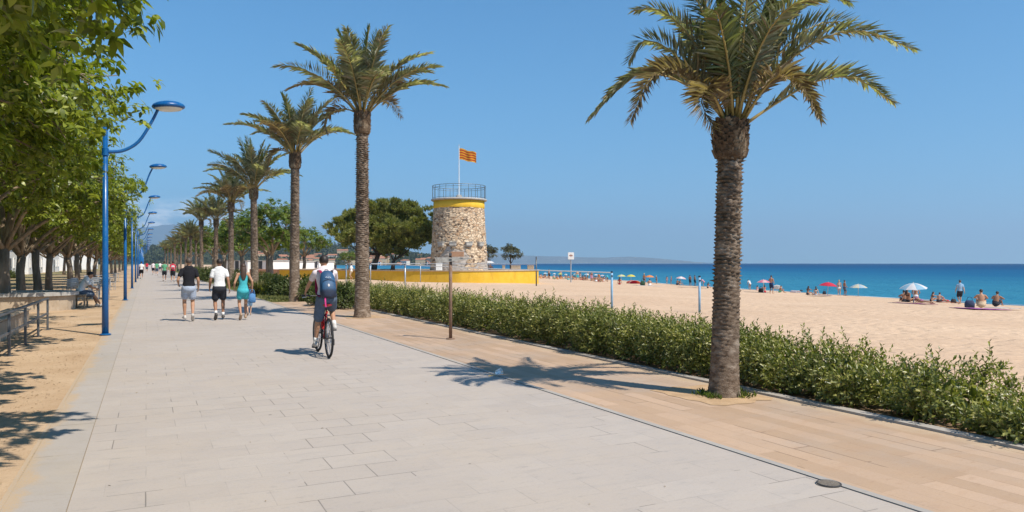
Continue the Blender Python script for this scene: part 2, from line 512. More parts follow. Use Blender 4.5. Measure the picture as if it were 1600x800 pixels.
F = [(j * (us_n + 1) + i, j * (us_n + 1) + i + 1, (j + 1) * (us_n + 1) + i + 1, (j + 1) * (us_n + 1) + i) for j in range(len(vs) - 1) for i in range(us_n)]
me = np_mesh('beach', V, F); o = link('beach', me, sand_mat(), smooth=True); o.rotation_euler[2] = ROT; structure(o)

def sea_mat():
    m = mat('sea_water', (.02, .2, .35), .12, 0, .5); t = NT(m)
    s = t.sep()
    off = t.math('ADD', s[0], t.math('MULTIPLY', s[1], -.10))
    patch = t.noise(.006, 4, .6, vec=t.map(scale=(3.2, 1, 1)))
    d = t.math('ADD', off, t.math('MULTIPLY', patch, 160))
    cr = t.n.new('ShaderNodeValToRGB'); t.l.new(t.ramp(d, 60, 900, smooth=False), cr.inputs[0])
    e = cr.color_ramp.elements
    e[0].position = 0; e[0].color = (.058, .255, .33, 1); e[1].position = 1; e[1].color = (.006, .058, .15, 1)
    for p, c in ((.12, (.036, .20, .30)), (.3, (.014, .115, .235)), (.6, (.008, .075, .185))):
        k = e.new(p); k.color = (*c, 1)
    c = cr.outputs[0]
    c = t.mix(t.math('MULTIPLY', t.ramp(t.noise(.02, 5, .6, vec=t.map(scale=(5, .8, 1))), .45, .7), .3), c, (.012, .12, .24))
    t.col(c)
    t.b.inputs['Specular IOR Level'].default_value = .10
    t.b.inputs['IOR'].default_value = 1.33
    w = t.n.new('ShaderNodeTexWave'); w.wave_type = 'BANDS'; w.bands_direction = 'X'
    t.l.new(t.map(rot=(0, 0, R(18))), w.inputs[0]); w.inputs['Scale'].default_value = .12; w.inputs['Distortion'].default_value = 6; w.inputs['Detail'].default_value = 3; w.inputs['Detail Scale'].default_value = 1.5
    h = t.math('ADD', t.math('MULTIPLY', w.outputs[1], .5), t.math('MULTIPLY', t.noise(.9, 5, .65, vec=t.map(scale=(1.6, .7, 1))), 1.2))
    t.bump(h, .9, .45)
    # broken, choppy surface: mostly the colour of the water with a weak reflection of the sky
    df = t.n.new('ShaderNodeBsdfDiffuse'); gl = t.n.new('ShaderNodeBsdfGlossy'); gl.inputs['Roughness'].default_value = .3
    ms = t.n.new('ShaderNodeMixShader'); ms.inputs[0].default_value = .05
    t.l.new(c, df.inputs['Color'])
    nb = t.b.inputs['Normal'].links[0].from_socket; t.l.new(nb, gl.inputs['Normal']); t.l.new(nb, df.inputs['Normal'])
    t.l.new(df.outputs[0], ms.inputs[1]); t.l.new(gl.outputs[0], ms.inputs[2]); t.l.new(ms.outputs[0], t.n['Material Output'].inputs[0])
    return m
o = sheet('sea', -3000, 4600, -2500, 4600, sea_mat(), SEA_Z, 1, 1); structure(o)
# thin edge of foam where the water meets the sand
b = MB(); rg = random.Random(2); prev = None
for i in range(200):
    v = -20 + i * 1.6
    k = .5 + .5 * math.sin(i * .37 + math.sin(i * .11) * 3)
    u = shore_u(v) + .25 + .5 * math.sin(i * .21) + .3 * math.sin(i * .77)
    cur = (W(u - .05, v, SEA_Z + .02), W(u + .15 + .35 * k, v, SEA_Z + .02))
    if prev: b.quad(prev[0], prev[1], cur[1], cur[0])
    prev = cur
o = b.build('foam', mottled('sea_foam', (.75, .78, .78), (.6, .68, .7), 3, .6)); tag(o, kind='stuff')

# --- hills and mountains, each a ridge with a foot in front and behind
def prof(pts, x): return float(np.interp(x, [p[0] for p in pts], [p[1] for p in pts]))
def ridge_z(pts, px, Z): return CAM_H + (411 - prof(pts, px)) / FOC * Z
def hill(name, pts, Z, dZ, m, amp, step=6, rows=9, base=-3.0, seed=1):
    rg = np.random.RandomState(seed)
    xs = np.arange(pts[0][0], pts[-1][0] + step, step)
    ph = rg.rand(12) * 6.28
    V = []; n = len(xs)
    for j in range(rows * 2 + 1):
        q = j / rows - 1                                      # -1 foot .. 0 ridge .. 1 back foot
        for x in xs:
            h = ridge_z(pts, x, Z) - base
            X = (x - 800) / FOC * Z
            wob = sum(math.sin(x * f + q * g + p) for f, g, p in ((.05, 3, ph[0]), (.11, 5, ph[1]), (.23, 8, ph[2]), (.41, 13, ph[3]))) / 4
            k = (1 - abs(q)) ** .85
            V.append((X, Z + q * dZ + wob * dZ * .05, base + max(h, 0) * k * (1 + amp * wob * (1 if abs(q) > .01 else .25))))
    F = [(j * n + i, j * n + i + 1, (j + 1) * n + i + 1, (j + 1) * n + i) for j in range(rows * 2) for i in range(n - 1)]
    return structure(link(name, np_mesh(name, V, F), m, smooth=True))
def hill_mat(name, c1, c2, sc_, speck=None):
    m = mat(name, c1, .95, 0, .1); t = NT(m)
    c = t.mix(t.ramp(t.noise(sc_, 6, .65), .35, .65), c1, c2)
    if speck:
        v = t.voro(speck[0], vec=t.map(scale=(1, .3, 2.5)))
        c = t.mix(t.math('MULTIPLY', t.math('LESS_THAN', v.outputs['Distance'], .3), t.ramp(t.noise(sc_ * .4, 3), .45, .6)), c, speck[1])
    t.col(c); t.bump(t.noise(sc_ * 3, 5), .6, 6)
    return m
MTN = [(-60, 392), (60, 384), (150, 372), (200, 360), (236, 353), (270, 351), (310, 353), (350, 360), (400, 368), (450, 372), (490, 375), (520, 379), (560, 384), (600, 388), (650, 394), (700, 400), (760, 406), (800, 411)]
COAST = [(690, 404), (740, 396), (765, 394), (790, 397), (815, 399), (845, 400), (900, 401.5), (940, 402.5), (982, 401), (1020, 403), (1060, 406.5), (1090, 409.5), (1115, 411.3)]
TOWN = [(40, 404), (120, 398), (190, 392), (240, 388), (275, 388), (330, 392), (400, 392), (440, 389), (474, 386), (500, 382), (530, 386), (570, 389), (620, 394), (665, 401), (700, 407), (730, 411)]
hill('mountain', MTN, 15000, 1700, hill_mat('mountain_scrub', (.045, .06, .045), (.085, .085, .06), .006), .16, seed=4)
hill('headland', COAST, 12500, 1200, hill_mat('coast_scrub', (.06, .07, .05), (.13, .12, .09), .008, (.02, (.5, .45, .4))), .12, 4, seed=5)
hill('town_hill', TOWN, 1500, 260, hill_mat('hill_scrub', (.035, .05, .022), (.095, .095, .045), .03, None), .22, 3, 12, seed=6)

# --- the air
m = bpy.data.materials.new('air'); m.use_nodes = True
nt = m.node_tree; nt.nodes.clear()
mo = nt.nodes.new('ShaderNodeOutputMaterial'); pv = nt.nodes.new('ShaderNodeVolumePrincipled')
pv.inputs['Color'].default_value = (.55, .76, 1.0, 1); pv.inputs['Density'].default_value = 1.15e-4; pv.inputs['Anisotropy'].default_value = .2
nt.links.new(pv.outputs[0], mo.inputs['Volume'])
HAZE = True
if HAZE:
    b = MB(); b.box((0, 8100, 416), (32000, 20400, 844)); o = b.build('haze', m); tag(o, kind='stuff')
# ================================================================== PLANTS
ORD = ['first', 'second', 'third', 'fourth', 'fifth', 'sixth', 'seventh', 'eighth', 'ninth', 'tenth', 'eleventh', 'twelfth', 'thirteenth', 'fourteenth', 'fifteenth', 'sixteenth', 'seventeenth', 'eighteenth']
def nrm(a): return a / np.maximum(np.linalg.norm(a, axis=1, keepdims=True), 1e-6)
def rand_dirs(n, rs):
    return nrm(rs.normal(size=(n, 3)))
def leaf_arrays(P, D, N, L, Wd, droop=.25, fine=True):
    """pointed leaves folded along the midrib; fine: curved leaf of four triangles, else two"""
    n = len(P); L = np.asarray(L).reshape(-1, 1) * np.ones((n, 1)); Wd = np.asarray(Wd).reshape(-1, 1) * np.ones((n, 1))
    D = nrm(D); S = nrm(np.cross(D, N)); U = np.cross(S, D)
    up = U * L
    if fine:
        a = P; r1 = P + D * L * .36 + S * Wd * .5 + up * .05; l1 = P + D * L * .36 - S * Wd * .5 + up * .05
        r2 = P + D * L * .7 + S * Wd * .34 - up * droop * .35; l2 = P + D * L * .7 - S * Wd * .34 - up * droop * .35
        t = P + D * L * .97 - up * droop
        V = np.stack([a, r1, l1, r2, l2, t], 1).reshape(-1, 3)
        b = np.arange(n)[:, None] * 6
        F = np.concatenate([b + np.array([[0, 1, 2]]), b + np.array([[1, 3, 2]]), b + np.array([[2, 3, 4]]), b + np.array([[3, 5, 4]])])
    else:
        a = P; r1 = P + D * L * .45 + S * Wd * .5 + up * .08; l1 = P + D * L * .45 - S * Wd * .5 + up * .08
        t = P + D * L - up * droop
        V = np.stack([a, r1, t, l1], 1).reshape(-1, 3)
        b = np.arange(n)[:, None] * 4
        F = np.concatenate([b + np.array([[0, 1, 2]]), b + np.array([[0, 2, 3]])])
    return V, F
def cat_mesh(name, parts):
    """parts: (V, F, material index)"""
    Vs, Fs, Ms, o = [], [], [], 0
    for V, F, mi in parts:
        Vs.append(V); Fs.append(F + o); Ms.append(np.full(len(F), mi, np.int32)); o += len(V)
    me = np_mesh(name, np.concatenate(Vs), np.concatenate(Fs))
    me.polygons.foreach_set('material_index', np.concatenate(Ms))
    return me

M_leaf = leaf_mat('street_leaf', (.080, .110, .014), (.200, .240, .028), (.36, .39, .07), .40, .36)
M_leaf2 = leaf_mat('broad_leaf', (.060, .100, .016), (.125, .180, .028), (.24, .28, .055), .4, .42)
M_hedge = leaf_mat('hedge_leaf', (.070, .092, .020), (.165, .185, .042), (.36, .355, .13), .3, .36, .5)
M_shrub = leaf_mat('shrub_leaf', (.045, .068, .018), (.085, .11, .028), (.15, .17, .05), .3, .5)
M_pine = leaf_mat('pine_needle', (.12, .135, .036), (.225, .235, .068), (.33, .315, .11), .4, .6)
M_frond = leaf_mat('palm_leaflet', (.18, .195, .11), (.32, .325, .205), (.54, .51, .39), .38, .5, .4)
M_frond_green = leaf_mat('palm_leaflet_young', (.15, .185, .065), (.25, .28, .11), (.37, .37, .20), .35, .45, .4)
M_frond_dry = leaf_mat('palm_leaflet_dry', (.19, .14, .08), (.30, .225, .14), (.44, .36, .25), .25, .7, .2)
M_rachis = mottled('palm_rib', (.34, .26, .08), (.42, .30, .11), 8, .5)
M_grass = leaf_mat('grass_blade', (.13, .15, .04), (.22, .23, .08), (.34, .31, .14), .35, .6)
M_weed = leaf_mat('weed_blade', (.07, .11, .02), (.12, .17, .03), (.22, .22, .07), .35, .6)
def bark_mat(name, c1, c2, c3, sc_=6, zs=.25, bump=.8):
    m = mat(name, c1, .95, 0, .15); t = NT(m)
    v = t.map(scale=(1, 1, zs))
    c = t.mix(t.ramp(t.noise(sc_, 6, .65, vec=v), .3, .7), c1, c2)
    c = t.mix(t.ramp(t.noise(sc_ * .35, 3, vec=v), .5, .68), c, c3)
    t.col(c); t.bump(t.noise(sc_ * 4, 6, .7, vec=v), bump, .03)
    return m
M_bark = bark_mat('street_bark', (.15, .115, .085), (.27, .22, .17), (.35, .30, .24))
M_branch = bark_mat('branch_bark', (.20, .15, .10), (.33, .25, .17), (.40, .32, .22), 9, .4)
M_pinebark = bark_mat('pine_bark', (.055, .042, .034), (.11, .085, .065), (.15, .11, .085))
M_palmbark = bark_mat('palm_bark', (.13, .09, .062), (.29, .215, .155), (.38, .30, .23), 16, 1.6, .9)
M_boot = bark_mat('palm_boot', (.085, .055, .035), (.20, .135, .085), (.32, .24, .16), 22, .5, .9)

def bent(p0, p1, rs, k=.12, n=6, sag=0.0):
    p0 = np.array(p0, float); p1 = np.array(p1, float); d = np.linalg.norm(p1 - p0)
    off = rs.normal(size=3) * d * k
    out = []
    for i in range(n + 1):
        t = i / n
        out.append(p0 + (p1 - p0) * t + off * math.sin(PI * t) + np.array([0, 0, sag * d * math.sin(PI * t)]))
    return out
def broadleaf(seed, fork, crown_c, crown_r, nclump, rosettes, lpr, leafL, trunk_r, limbs=6, fine=True, clump_r=.5, droopy=.5, lean=(0, 0), aspect=.42):
    """returns the meshes of trunk with limbs and of the crown"""
    rs = np.random.RandomState(seed); tb = MB()
    cx, cy, cz = crown_c; rx, ry, rz = crown_r
    fk = np.array([lean[0], lean[1], fork])
    tp = [np.array([0, 0, -.05]), np.array([lean[0] * .12 + rs.normal() * .03, lean[1] * .12, fork * .3]), np.array([lean[0] * .5 + rs.normal() * .05, lean[1] * .5 + rs.normal() * .05, fork * .66]), fk]
    tb.tube([Vector(p) for p in tp], [trunk_r * 1.35, trunk_r * 1.02, trunk_r * .92, trunk_r * .98], 10)
    tb.cur = 1
    limb_pts = []
    for i in range(limbs):
        a = 2 * PI * (i + rs.uniform(-.25, .25)) / limbs; q = rs.uniform(.55, .85)
        end = np.array([cx + rx * q * math.cos(a), cy + ry * q * math.sin(a), cz + rz * rs.uniform(-.45, .45)])
        pts = bent(fk - np.array([0, 0, rs.uniform(0, .25)]), end, rs, .08, 7, .06)
        r0 = trunk_r * rs.uniform(.42, .62)
        tb.tube([Vector(p) for p in pts], [lerp(r0, r0 * .28, j / 7) for j in range(8)], 7)
        limb_pts += [(p, lerp(r0, r0 * .28, j / 7)) for j, p in enumerate(pts) if j > 1]
    top = bent(fk, np.array([cx + rs.normal() * .3, cy + rs.normal() * .3, cz + rz * .55]), rs, .07, 5)
    tb.tube([Vector(p) for p in top], [lerp(trunk_r * .6, trunk_r * .15, j / 5) for j in range(6)], 7)
    limb_pts += [(p, trunk_r * .3) for p in top[2:]]
    LP = np.array([p for p, r in limb_pts])
    # clumps, more of them near the outside, ragged outline
    Cn = []
    while len(Cn) < nclump:
        d = rand_dirs(1, rs)[0]
        if d[2] < -.55: continue
        r = rs.uniform(.35, 1) ** .45
        k = 1 + .14 * math.sin(3 * math.atan2(d[1], d[0]) + seed) + .10 * rs.normal()
        p = np.array([cx + rx * d[0] * r * k, cy + ry * d[1] * r * k, cz + rz * d[2] * r * (1 + .12 * rs.normal())])
        Cn.append(p)
    Cn = np.array(Cn)
    P, D, N, L = [], [], [], []
    for c in Cn:
        i = np.argmin(np.linalg.norm(LP - c, axis=1)); b0 = LP[i]
        if np.linalg.norm(c - b0) > .25:
            pts = bent(b0, c, rs, .1, 4, .05); r0 = min(.035, limb_pts[i][1] * .6)
            tb.tube([Vector(p) for p in pts], [lerp(r0, .006, j / 4) for j in range(5)], 5)
        out = c - np.array([cx, cy, cz - rz * .6]); out /= np.linalg.norm(out) + 1e-6
        for _ in range(rosettes):
            e = rand_dirs(1, rs)[0] * clump_r * rs.uniform(.4, 1.15); e[2] *= .62
            rc = c + e
            ax = out * .5 + rand_dirs(1, rs)[0] * .55 + np.array([0, 0, .45]); ax /= np.linalg.norm(ax)
            a1 = np.cross(ax, [0.3, .2, 1]); a1 /= np.linalg.norm(a1) + 1e-6; a2 = np.cross(ax, a1)
            for k in range(lpr):
                q = 2 * PI * k / lpr * 1.62 + rs.uniform(0, .5); tilt = rs.uniform(.05, .75)
                dd = (a1 * math.cos(q) + a2 * math.sin(q)) + ax * tilt
                dd /= np.linalg.norm(dd); dd = dd - np.array([0, 0, droopy * rs.uniform(.5, 1.3)])
                P.append(rc + ax * rs.uniform(-.10, .04)); D.append(dd); N.append(ax + np.array([0, 0, .4])); L.append(leafL * rs.uniform(.6, 1.15))
    L = np.array(L)
    V, F = leaf_arrays(np.array(P), np.array(D), np.array(N), L, L * aspect, .18, fine)
    return tb.mesh('trunk'), np_mesh('crown', V, F)
def plant(name, label, cat, trunk_me, crown_me, mats_t, mats_c, loc, rz=0, group=None):
    t = thing(name, label, cat, loc, rz, group)
    a = link('trunk', trunk_me, mats_t, t, smooth=True)
    b = link('crown', crown_me, mats_c, t)
    return t

# --- street trees of the left row (three shapes, copied)
street = []
for i, sd in enumerate((11, 23, 37)):
    tm, cm = broadleaf(sd, [2.15, 2.0, 2.3][i], [(.5, 0, 4.15), (.4, .2, 4.2), (.5, -.2, 4.25)][i], [(2.95, 3.4, 2.1), (3.0, 3.5, 2.15), (2.9, 3.3, 2.05)][i], 400, 11, 9, .165, .17, 7, True, .48, .5, lean=[(.1, .1), (-.15, .1), (.12, -.1)][i])
    street.append((tm, cm))
spots = [(4.0, -3.65, 2, (1.15, 1.15, 1.15), 1.7), (8.8, -4.0, 0, (1.15, 1.15, 1.25), 0.3), (14.8, -3.75, 1, 1.12, 2.1), (21.6, -3.9, 2, 1.05, 4.0), (28.7, -4.15, 0, .98, 0.9), (35.4, -4.55, 1, .97, 5.2), (38.9, -4.35, 2, .95, 3.1), (46.5, -4.7, 0, .98, 4.4), (54, -4.3, 1, 1, 1.2), (62, -4.5, 2, 1, 2.5),
         (71, -4.4, 0, 1, 0.1), (81, -4.5, 1, 1, 3.9), (92, -4.4, 2, 1, 5.5), (104, -4.5, 0, 1, 2.2), (118, -4.4, 1, 1, 0.7), (134, -4.5, 2, 1, 4.9), (152, -4.4, 0, 1, 1.9), (174, -4.5, 1, 1, 3.3), (200, -4.4, 2, 1, 0.4)]
street_label = ['street tree nearest the camera, its leaves at the left edge', 'near street tree whose crown fills the top left corner over the sand path', 'leafy street tree in front of the first blue lamp, hiding part of its pole',
    'street tree above the steel railing and low tan wall, trunk at the left edge', 'street tree with straight grey trunk just beyond the steel railing', 'leaning street tree standing by the concrete planter wall',
    'slim street tree at the end of the concrete planter wall', 'street tree right behind the seated man on the bench', 'street tree beside the second blue lamp', 'street tree just past the second blue lamp, before the third']
protos = {}
for i, (v, u, k, s, rz) in enumerate(spots):
    lab = street_label[i] if i < len(street_label) else 'distant leafy street tree in the long shaded row behind the blue lamps'
    if k not in protos:
        t = plant('street_tree', lab, 'tree', *street[k], [M_bark, M_branch], M_leaf, W(u, v), ROT + rz, 'street trees in the row beside the promenade')
        t.scale = s if isinstance(s, tuple) else (s,) * 3; protos[k] = t
    else:
        dup(protos[k], W(u, v), ROT + rz, lab, 'street trees in the row beside the promenade', s)
for i, (v, u, k, s, rz) in enumerate([(24, -10.5, 1, .95, 1), (33, -10, 2, 1, 2), (43, -9.6, 0, 1, 3.3), (52, -10.2, 1, .95, 5), (64, -9.6, 2, 1, .5), (78, -10, 0, 1, 2.9), (95, -9.7, 1, 1, 4.1), (116, -10, 2, 1, 1.4), (140, -9.8, 0, 1, 5.9)]):
    dup(protos[k], W(u, v), ROT + rz, 'dark trunked tree in the back row before the white houses', 'trees in the back row before the houses', s)

# --- right hand broadleaf trees
tm, cm = broadleaf(51, 2.3, (.1, 0, 4.3), (2.5, 2.4, 2.35), 120, 9, 9, .26, .22, 6, True, .5, .35)
right_tree = plant('broad_tree', 'bushy bright green tree between the palms, right of the woman in turquoise', 'tree', tm, cm, [M_bark, M_branch], M_leaf2, W(9.0, 62), 1.0, 'leafy trees right of the promenade')
p = at(437, 433); tm, cm = broadleaf(57, 2.4, (0, 0, 4.3), (2.9, 2.8, 1.9), 90, 8, 8, .3, .22, 6, False, .6, .35)
pine_round = plant('round_tree', 'small round dark tree left of the third palm trunk', 'tree', tm, cm, [M_bark, M_branch], M_leaf2, W(13, 92), 0.4, 'leafy trees right of the promenade')
dup(pine_round, W(18.0, 96), 2.2, 'round dark tree partly behind the third palm trunk', None, 1.0)
for i, (u, v, s, l) in enumerate([(9.2, 84, 1.05, 'dark leafy tree behind the white shirted walker'), (9.0, 102, 1.1, 'dark leafy tree above the black shirted walker'), (9.3, 124, 1.1, 'distant leafy tree among the far palms'), (8.8, 150, 1.15, 'distant leafy tree among the far palms'), (9.0, 185, 1.2, 'distant leafy tree among the far palms'), (7.5, 230, 1.3, 'distant leafy tree among the far palms')]):
    dup(pine_round if i else right_tree, W(u, v), i * 1.3, l, 'leafy trees right of the promenade', s)

# --- palms
def palm_trunk(seed, h, r0, r1, row=.055, boot_h=.5, boot_r=1.35):
    rs = np.random.RandomState(seed); n = 44; m = int(h / .016)
    lx, ly = rs.normal() * .05, rs.normal() * .04
    zz = np.linspace(-.05, h - boot_h * .75, m)
    th = np.linspace(0, 2 * PI, n, endpoint=False)
    Z, T = np.meshgrid(zz, th, indexing='ij'); q = np.clip(Z / h, 0, 1)
    rad = r1 + (r0 - r1) * (1 - q) ** 1.6 * .55 + (r0 - r1) * .45 * (1 - q) + r0 * .20 * np.exp(-np.maximum(Z, 0) / .14)
    # rings of leaf scars: each scar a short sloping scale, staggered row by row
    ns = 9
    row_i = Z / row + .35 * np.sin(T * 2 + seed) + T * 1.0 / (2 * PI)
    fr = row_i - np.floor(row_i)
    sc_ph = (T * ns / (2 * PI) + np.floor(row_i) * .5) % 1
    depth = (.026 + .055 * np.clip(q * 1.5, 0, 1)) * (1 + .4 * rs.normal(size=(m, 1)))
    rowk = np.floor(row_i); colk = np.floor(T * ns / (2 * PI) + rowk * .5) % ns
    rnd = np.modf(np.abs(np.sin(rowk * 12.9898 + colk * 78.233 + seed) * 43758.5453))[0]
    depth = depth * (.35 + 1.0 * rnd) * (.25 + .75 * np.clip(q * 2.2, 0, 1))
    prof_ = np.where(fr < .8, fr, (1 - fr) * 4) * (.20 + .80 * np.sin(PI * sc_ph) ** .7)
    rad = rad * (1 + rs.normal(size=Z.shape) * .006) + depth * (prof_ - .4) * (r0 / .17)
    X = rad * np.cos(T) + lx * q; Y = rad * np.sin(T) + ly * q
    V = np.stack([X, Y, Z], -1).reshape(-1, 3)
    i = np.arange(m - 1)[:, None] * n; k = np.arange(n)[None]; k2 = (k + 1) % n
    F = np.stack([i + k, i + k2, i + n + k2, i + n + k], -1).reshape(-1, 4)
    trunk = np_mesh('trunk', V, F)
    # the swollen head of cut leaf bases
    b = MB(); z0 = h - boot_h
    R_ = r1 * boot_r
    b.lathe([(r1 * .8, z0 - .05), (r1 * 1.12, z0), (R_ * .98, z0 + boot_h * .12), (R_, z0 + boot_h * .45), (R_ * .95, z0 + boot_h * .8), (R_ * .6, h + .04), (R_ * .2, h + .12)], 22, (lx * .95, ly * .95, 0))
    rows = 10
    for j in range(rows):
        z = z0 + boot_h * (j + .3) / rows; q = (j + .3) / rows
        rr = R_ * (.95 + .06 * math.sin(PI * min(1, q * 1.15)))
        for k in range(15):
            a = 2 * PI * (k + .5 * (j % 2)) / 15 + rs.normal() * .06
            d = Vector((math.cos(a), math.sin(a), 0)); w = rr * .2
            up = Vector((0, 0, 1)); s = up.cross(d)
            c = Vector((lx * .95, ly * .95, z)) + d * rr * .93; L = boot_h * rs.uniform(.14, .24); o = rr * rs.uniform(.10, .22)
            b.add([c - s * w, c + s * w, c + s * w * .7 + up * L + d * o, c - s * w * .7 + up * L + d * o, c - s * w * .6 + up * L * .8 - d * .02, c + s * w * .6 + up * L * .8 - d * .02],
                  [(0, 1, 2, 3), (3, 2, 5, 4), (1, 5, 2), (0, 3, 4)])
    return trunk, b.mesh('leaf_base'), Vector((lx, ly, h))
def spline(pts, n):
    P = [np.array(p, float) for p in pts]; P = [2 * P[0] - P[1]] + P + [2 * P[-1] - P[-2]]; out = []
    segs = len(P) - 3
    for i in range(n + 1):
        t = i / n * segs; k = min(int(t), segs - 1); t -= k
        a, b, c, d = P[k:k + 4]
        out.append(.5 * ((2 * b) + (c - a) * t + (2 * a - 5 * b + 4 * c - d) * t * t + (3 * b - a - 3 * c + d) * t ** 3))
    return np.array(out)
def frond(path, rs, nl, lmax, wid, parts, tb, mi, rr=.022, bare=.16):
    """a feather leaf: ribs into tb, leaflets into parts"""
    n = len(path) - 1
    tb.tube([Vector(p) for p in path[::2]], [lerp(rr, rr * .15, (i / (n / 2)) ** .7) for i in range(len(path[::2]))], 5)
    seg = np.linalg.norm(np.diff(path, axis=0), axis=1); cum = np.concatenate([[0], np.cumsum(seg)]); Lt = cum[-1]
    s = np.sort(bare + (1 - bare) * (np.arange(nl) + rs.uniform(-.3, .3, nl)) / nl); s = np.clip(s, 0, .995)
    pos = np.stack([np.interp(s * Lt, cum, path[:, k]) for k in range(3)], 1)
    T = nrm(np.gradient(path, axis=0)); tt = nrm(np.stack([np.interp(s * Lt, cum, T[:, k]) for k in range(3)], 1))
    hz = np.array([path[-1][0] - path[0][0], path[-1][1] - path[0][1], 0]); 
    if np.linalg.norm(hz) < .15: hz = np.array([math.cos(rs.uniform(0, 6)), math.sin(rs.uniform(0, 6)), 0])
    hz /= np.linalg.norm(hz); S0 = np.cross(hz, [0, 0, 1.0])
    tw = rs.normal() * .35
    S = nrm(S0[None] - tt * (tt @ S0)[:, None]); U = np.cross(S, tt); U = np.where((U[:, 2:3] < 0) & (np.abs(tt[:, 2:3]) < .9), -U, U)
    S, U = S * math.cos(tw) + U * math.sin(tw), U * math.cos(tw) - S * math.sin(tw)
    q = (s - bare) / (1 - bare)
    ln = lmax * np.clip(.35 + 2.6 * q, 0, 1) * np.clip(1.0 - .62 * np.maximum(q - .35, 0) / .65, 0, 1)
    for sgn in (-1, 1):
        ang = np.radians(np.interp(q, [0, .5, 1], [64, 52, 26])) + rs.normal(size=nl) * .15
        vee = np.radians(34) + rs.normal(size=nl) * .22
        d = tt * np.cos(ang)[:, None] + (S * sgn * np.cos(vee)[:, None] + U * np.sin(vee)[:, None]) * np.sin(ang)[:, None]
        l = ln * rs.uniform(.82, 1.12, nl)
        d = nrm(d); d[:, 2] -= .10 + .12 * rs.rand()
        nv = U * .8 - S * sgn * .5
        V, F = leaf_arrays(pos, d, nv, l, wid * (l / lmax) ** .35, .10 + .10 * rs.rand(), False)
        if rs.rand() < .9: V += 0
        k = rs.rand(nl) < .10                                  # some leaflets are dry
        m2 = np.where(np.concatenate([k, k]), 2, mi)
        parts.append((V, F, m2))
def auto_frond(base, az, e0, L, droop, n=14):
    p = np.array(base, float); out = [p.copy()]
    for i in range(n):
        e = e0 - droop * ((i + .5) / n) ** 1.4
        p = p + np.array([math.cos(az) * math.cos(e), math.sin(az) * math.cos(e), math.sin(e)]) * L / n
        out.append(p.copy())
    return np.array(out)
def cat_mesh2(name, parts):
    Vs, Fs, Ms, o = [], [], [], 0
    for V, F, mi in parts:
        Vs.append(V); Fs.append(F + o); Ms.append(np.broadcast_to(np.asarray(mi, np.int32), (len(F),))); o += len(V)
    me = np_mesh(name, np.concatenate(Vs), np.concatenate(Fs))
    me.polygons.foreach_set('material_index', np.concatenate(Ms).astype(np.int32))
    return me
def palm_crown(seed, L, nl, wid, given=(), counts=(9, 11, 12), hang=2):
    rs = np.random.RandomState(seed); parts = []; tb = MB()
    for path, mi in given: frond(path, rs, nl, L * .175, wid, parts, tb, mi, .012 * L)
    def base(az, r=.07): return (math.cos(az) * r * L / 2, math.sin(az) * r * L / 2, rs.uniform(-.06, .03))
    for k in range(counts[0]):                                 # low spreading ring
        az = 2 * PI * (k + rs.uniform(-.3, .3)) / counts[0]
        frond(auto_frond(base(az, .11), az, R(rs.uniform(42, 58)), L * rs.uniform(.88, 1.05), R(rs.uniform(56, 84))), rs, nl, L * .19, wid, parts, tb, 0 if rs.rand() < .8 else 2, .012 * L)
    for k in range(counts[1]):
        az = 2 * PI * (k + rs.uniform(-.3, .3)) / counts[1]
        frond(auto_frond(base(az), az, R(rs.uniform(60, 73)), L * rs.uniform(.88, 1.05), R(rs.uniform(40, 68))), rs, nl, L * .2, wid, parts, tb, 0, .012 * L)
    for k in range(counts[2]):
        az = 2 * PI * (k + rs.uniform(-.4, .4)) / counts[2]
        frond(auto_frond(base(az, .04), az, R(rs.uniform(75, 89)), L * rs.uniform(.78, 1.0), R(rs.uniform(10, 36))), rs, nl, L * .19, wid, parts, tb, 1, .011 * L)
    for k in range(hang):
        az = rs.uniform(0, 2 * PI)
        frond(auto_frond(base(az, .13), az, R(rs.uniform(25, 40)), L * rs.uniform(.5, .7), R(rs.uniform(130, 160))), rs, nl // 2, L * .15, wid, parts, tb, 2, .010 * L)
    tv = np.array(tb.v); tf = []
    for f in tb.f:
        for i in range(1, len(f) - 1): tf.append((f[0], f[i], f[i + 1]))
    parts.append((tv, np.array(tf), 3))
    return cat_mesh2('crown', parts)
def make_palm(label, loc, trunk, boot, crown, top, group, rz=0):
    t = thing('palm_tree', label, 'palm tree', loc, rz, group)
    link('trunk', trunk, M_palmbark, t, smooth=True)
    link('leaf_base', boot, M_boot, t)
    c = link('crown', crown, [M_frond, M_frond_green, M_frond_dry, M_rachis], t); c.location = top
    return t
GP = 'palms along the promenade'
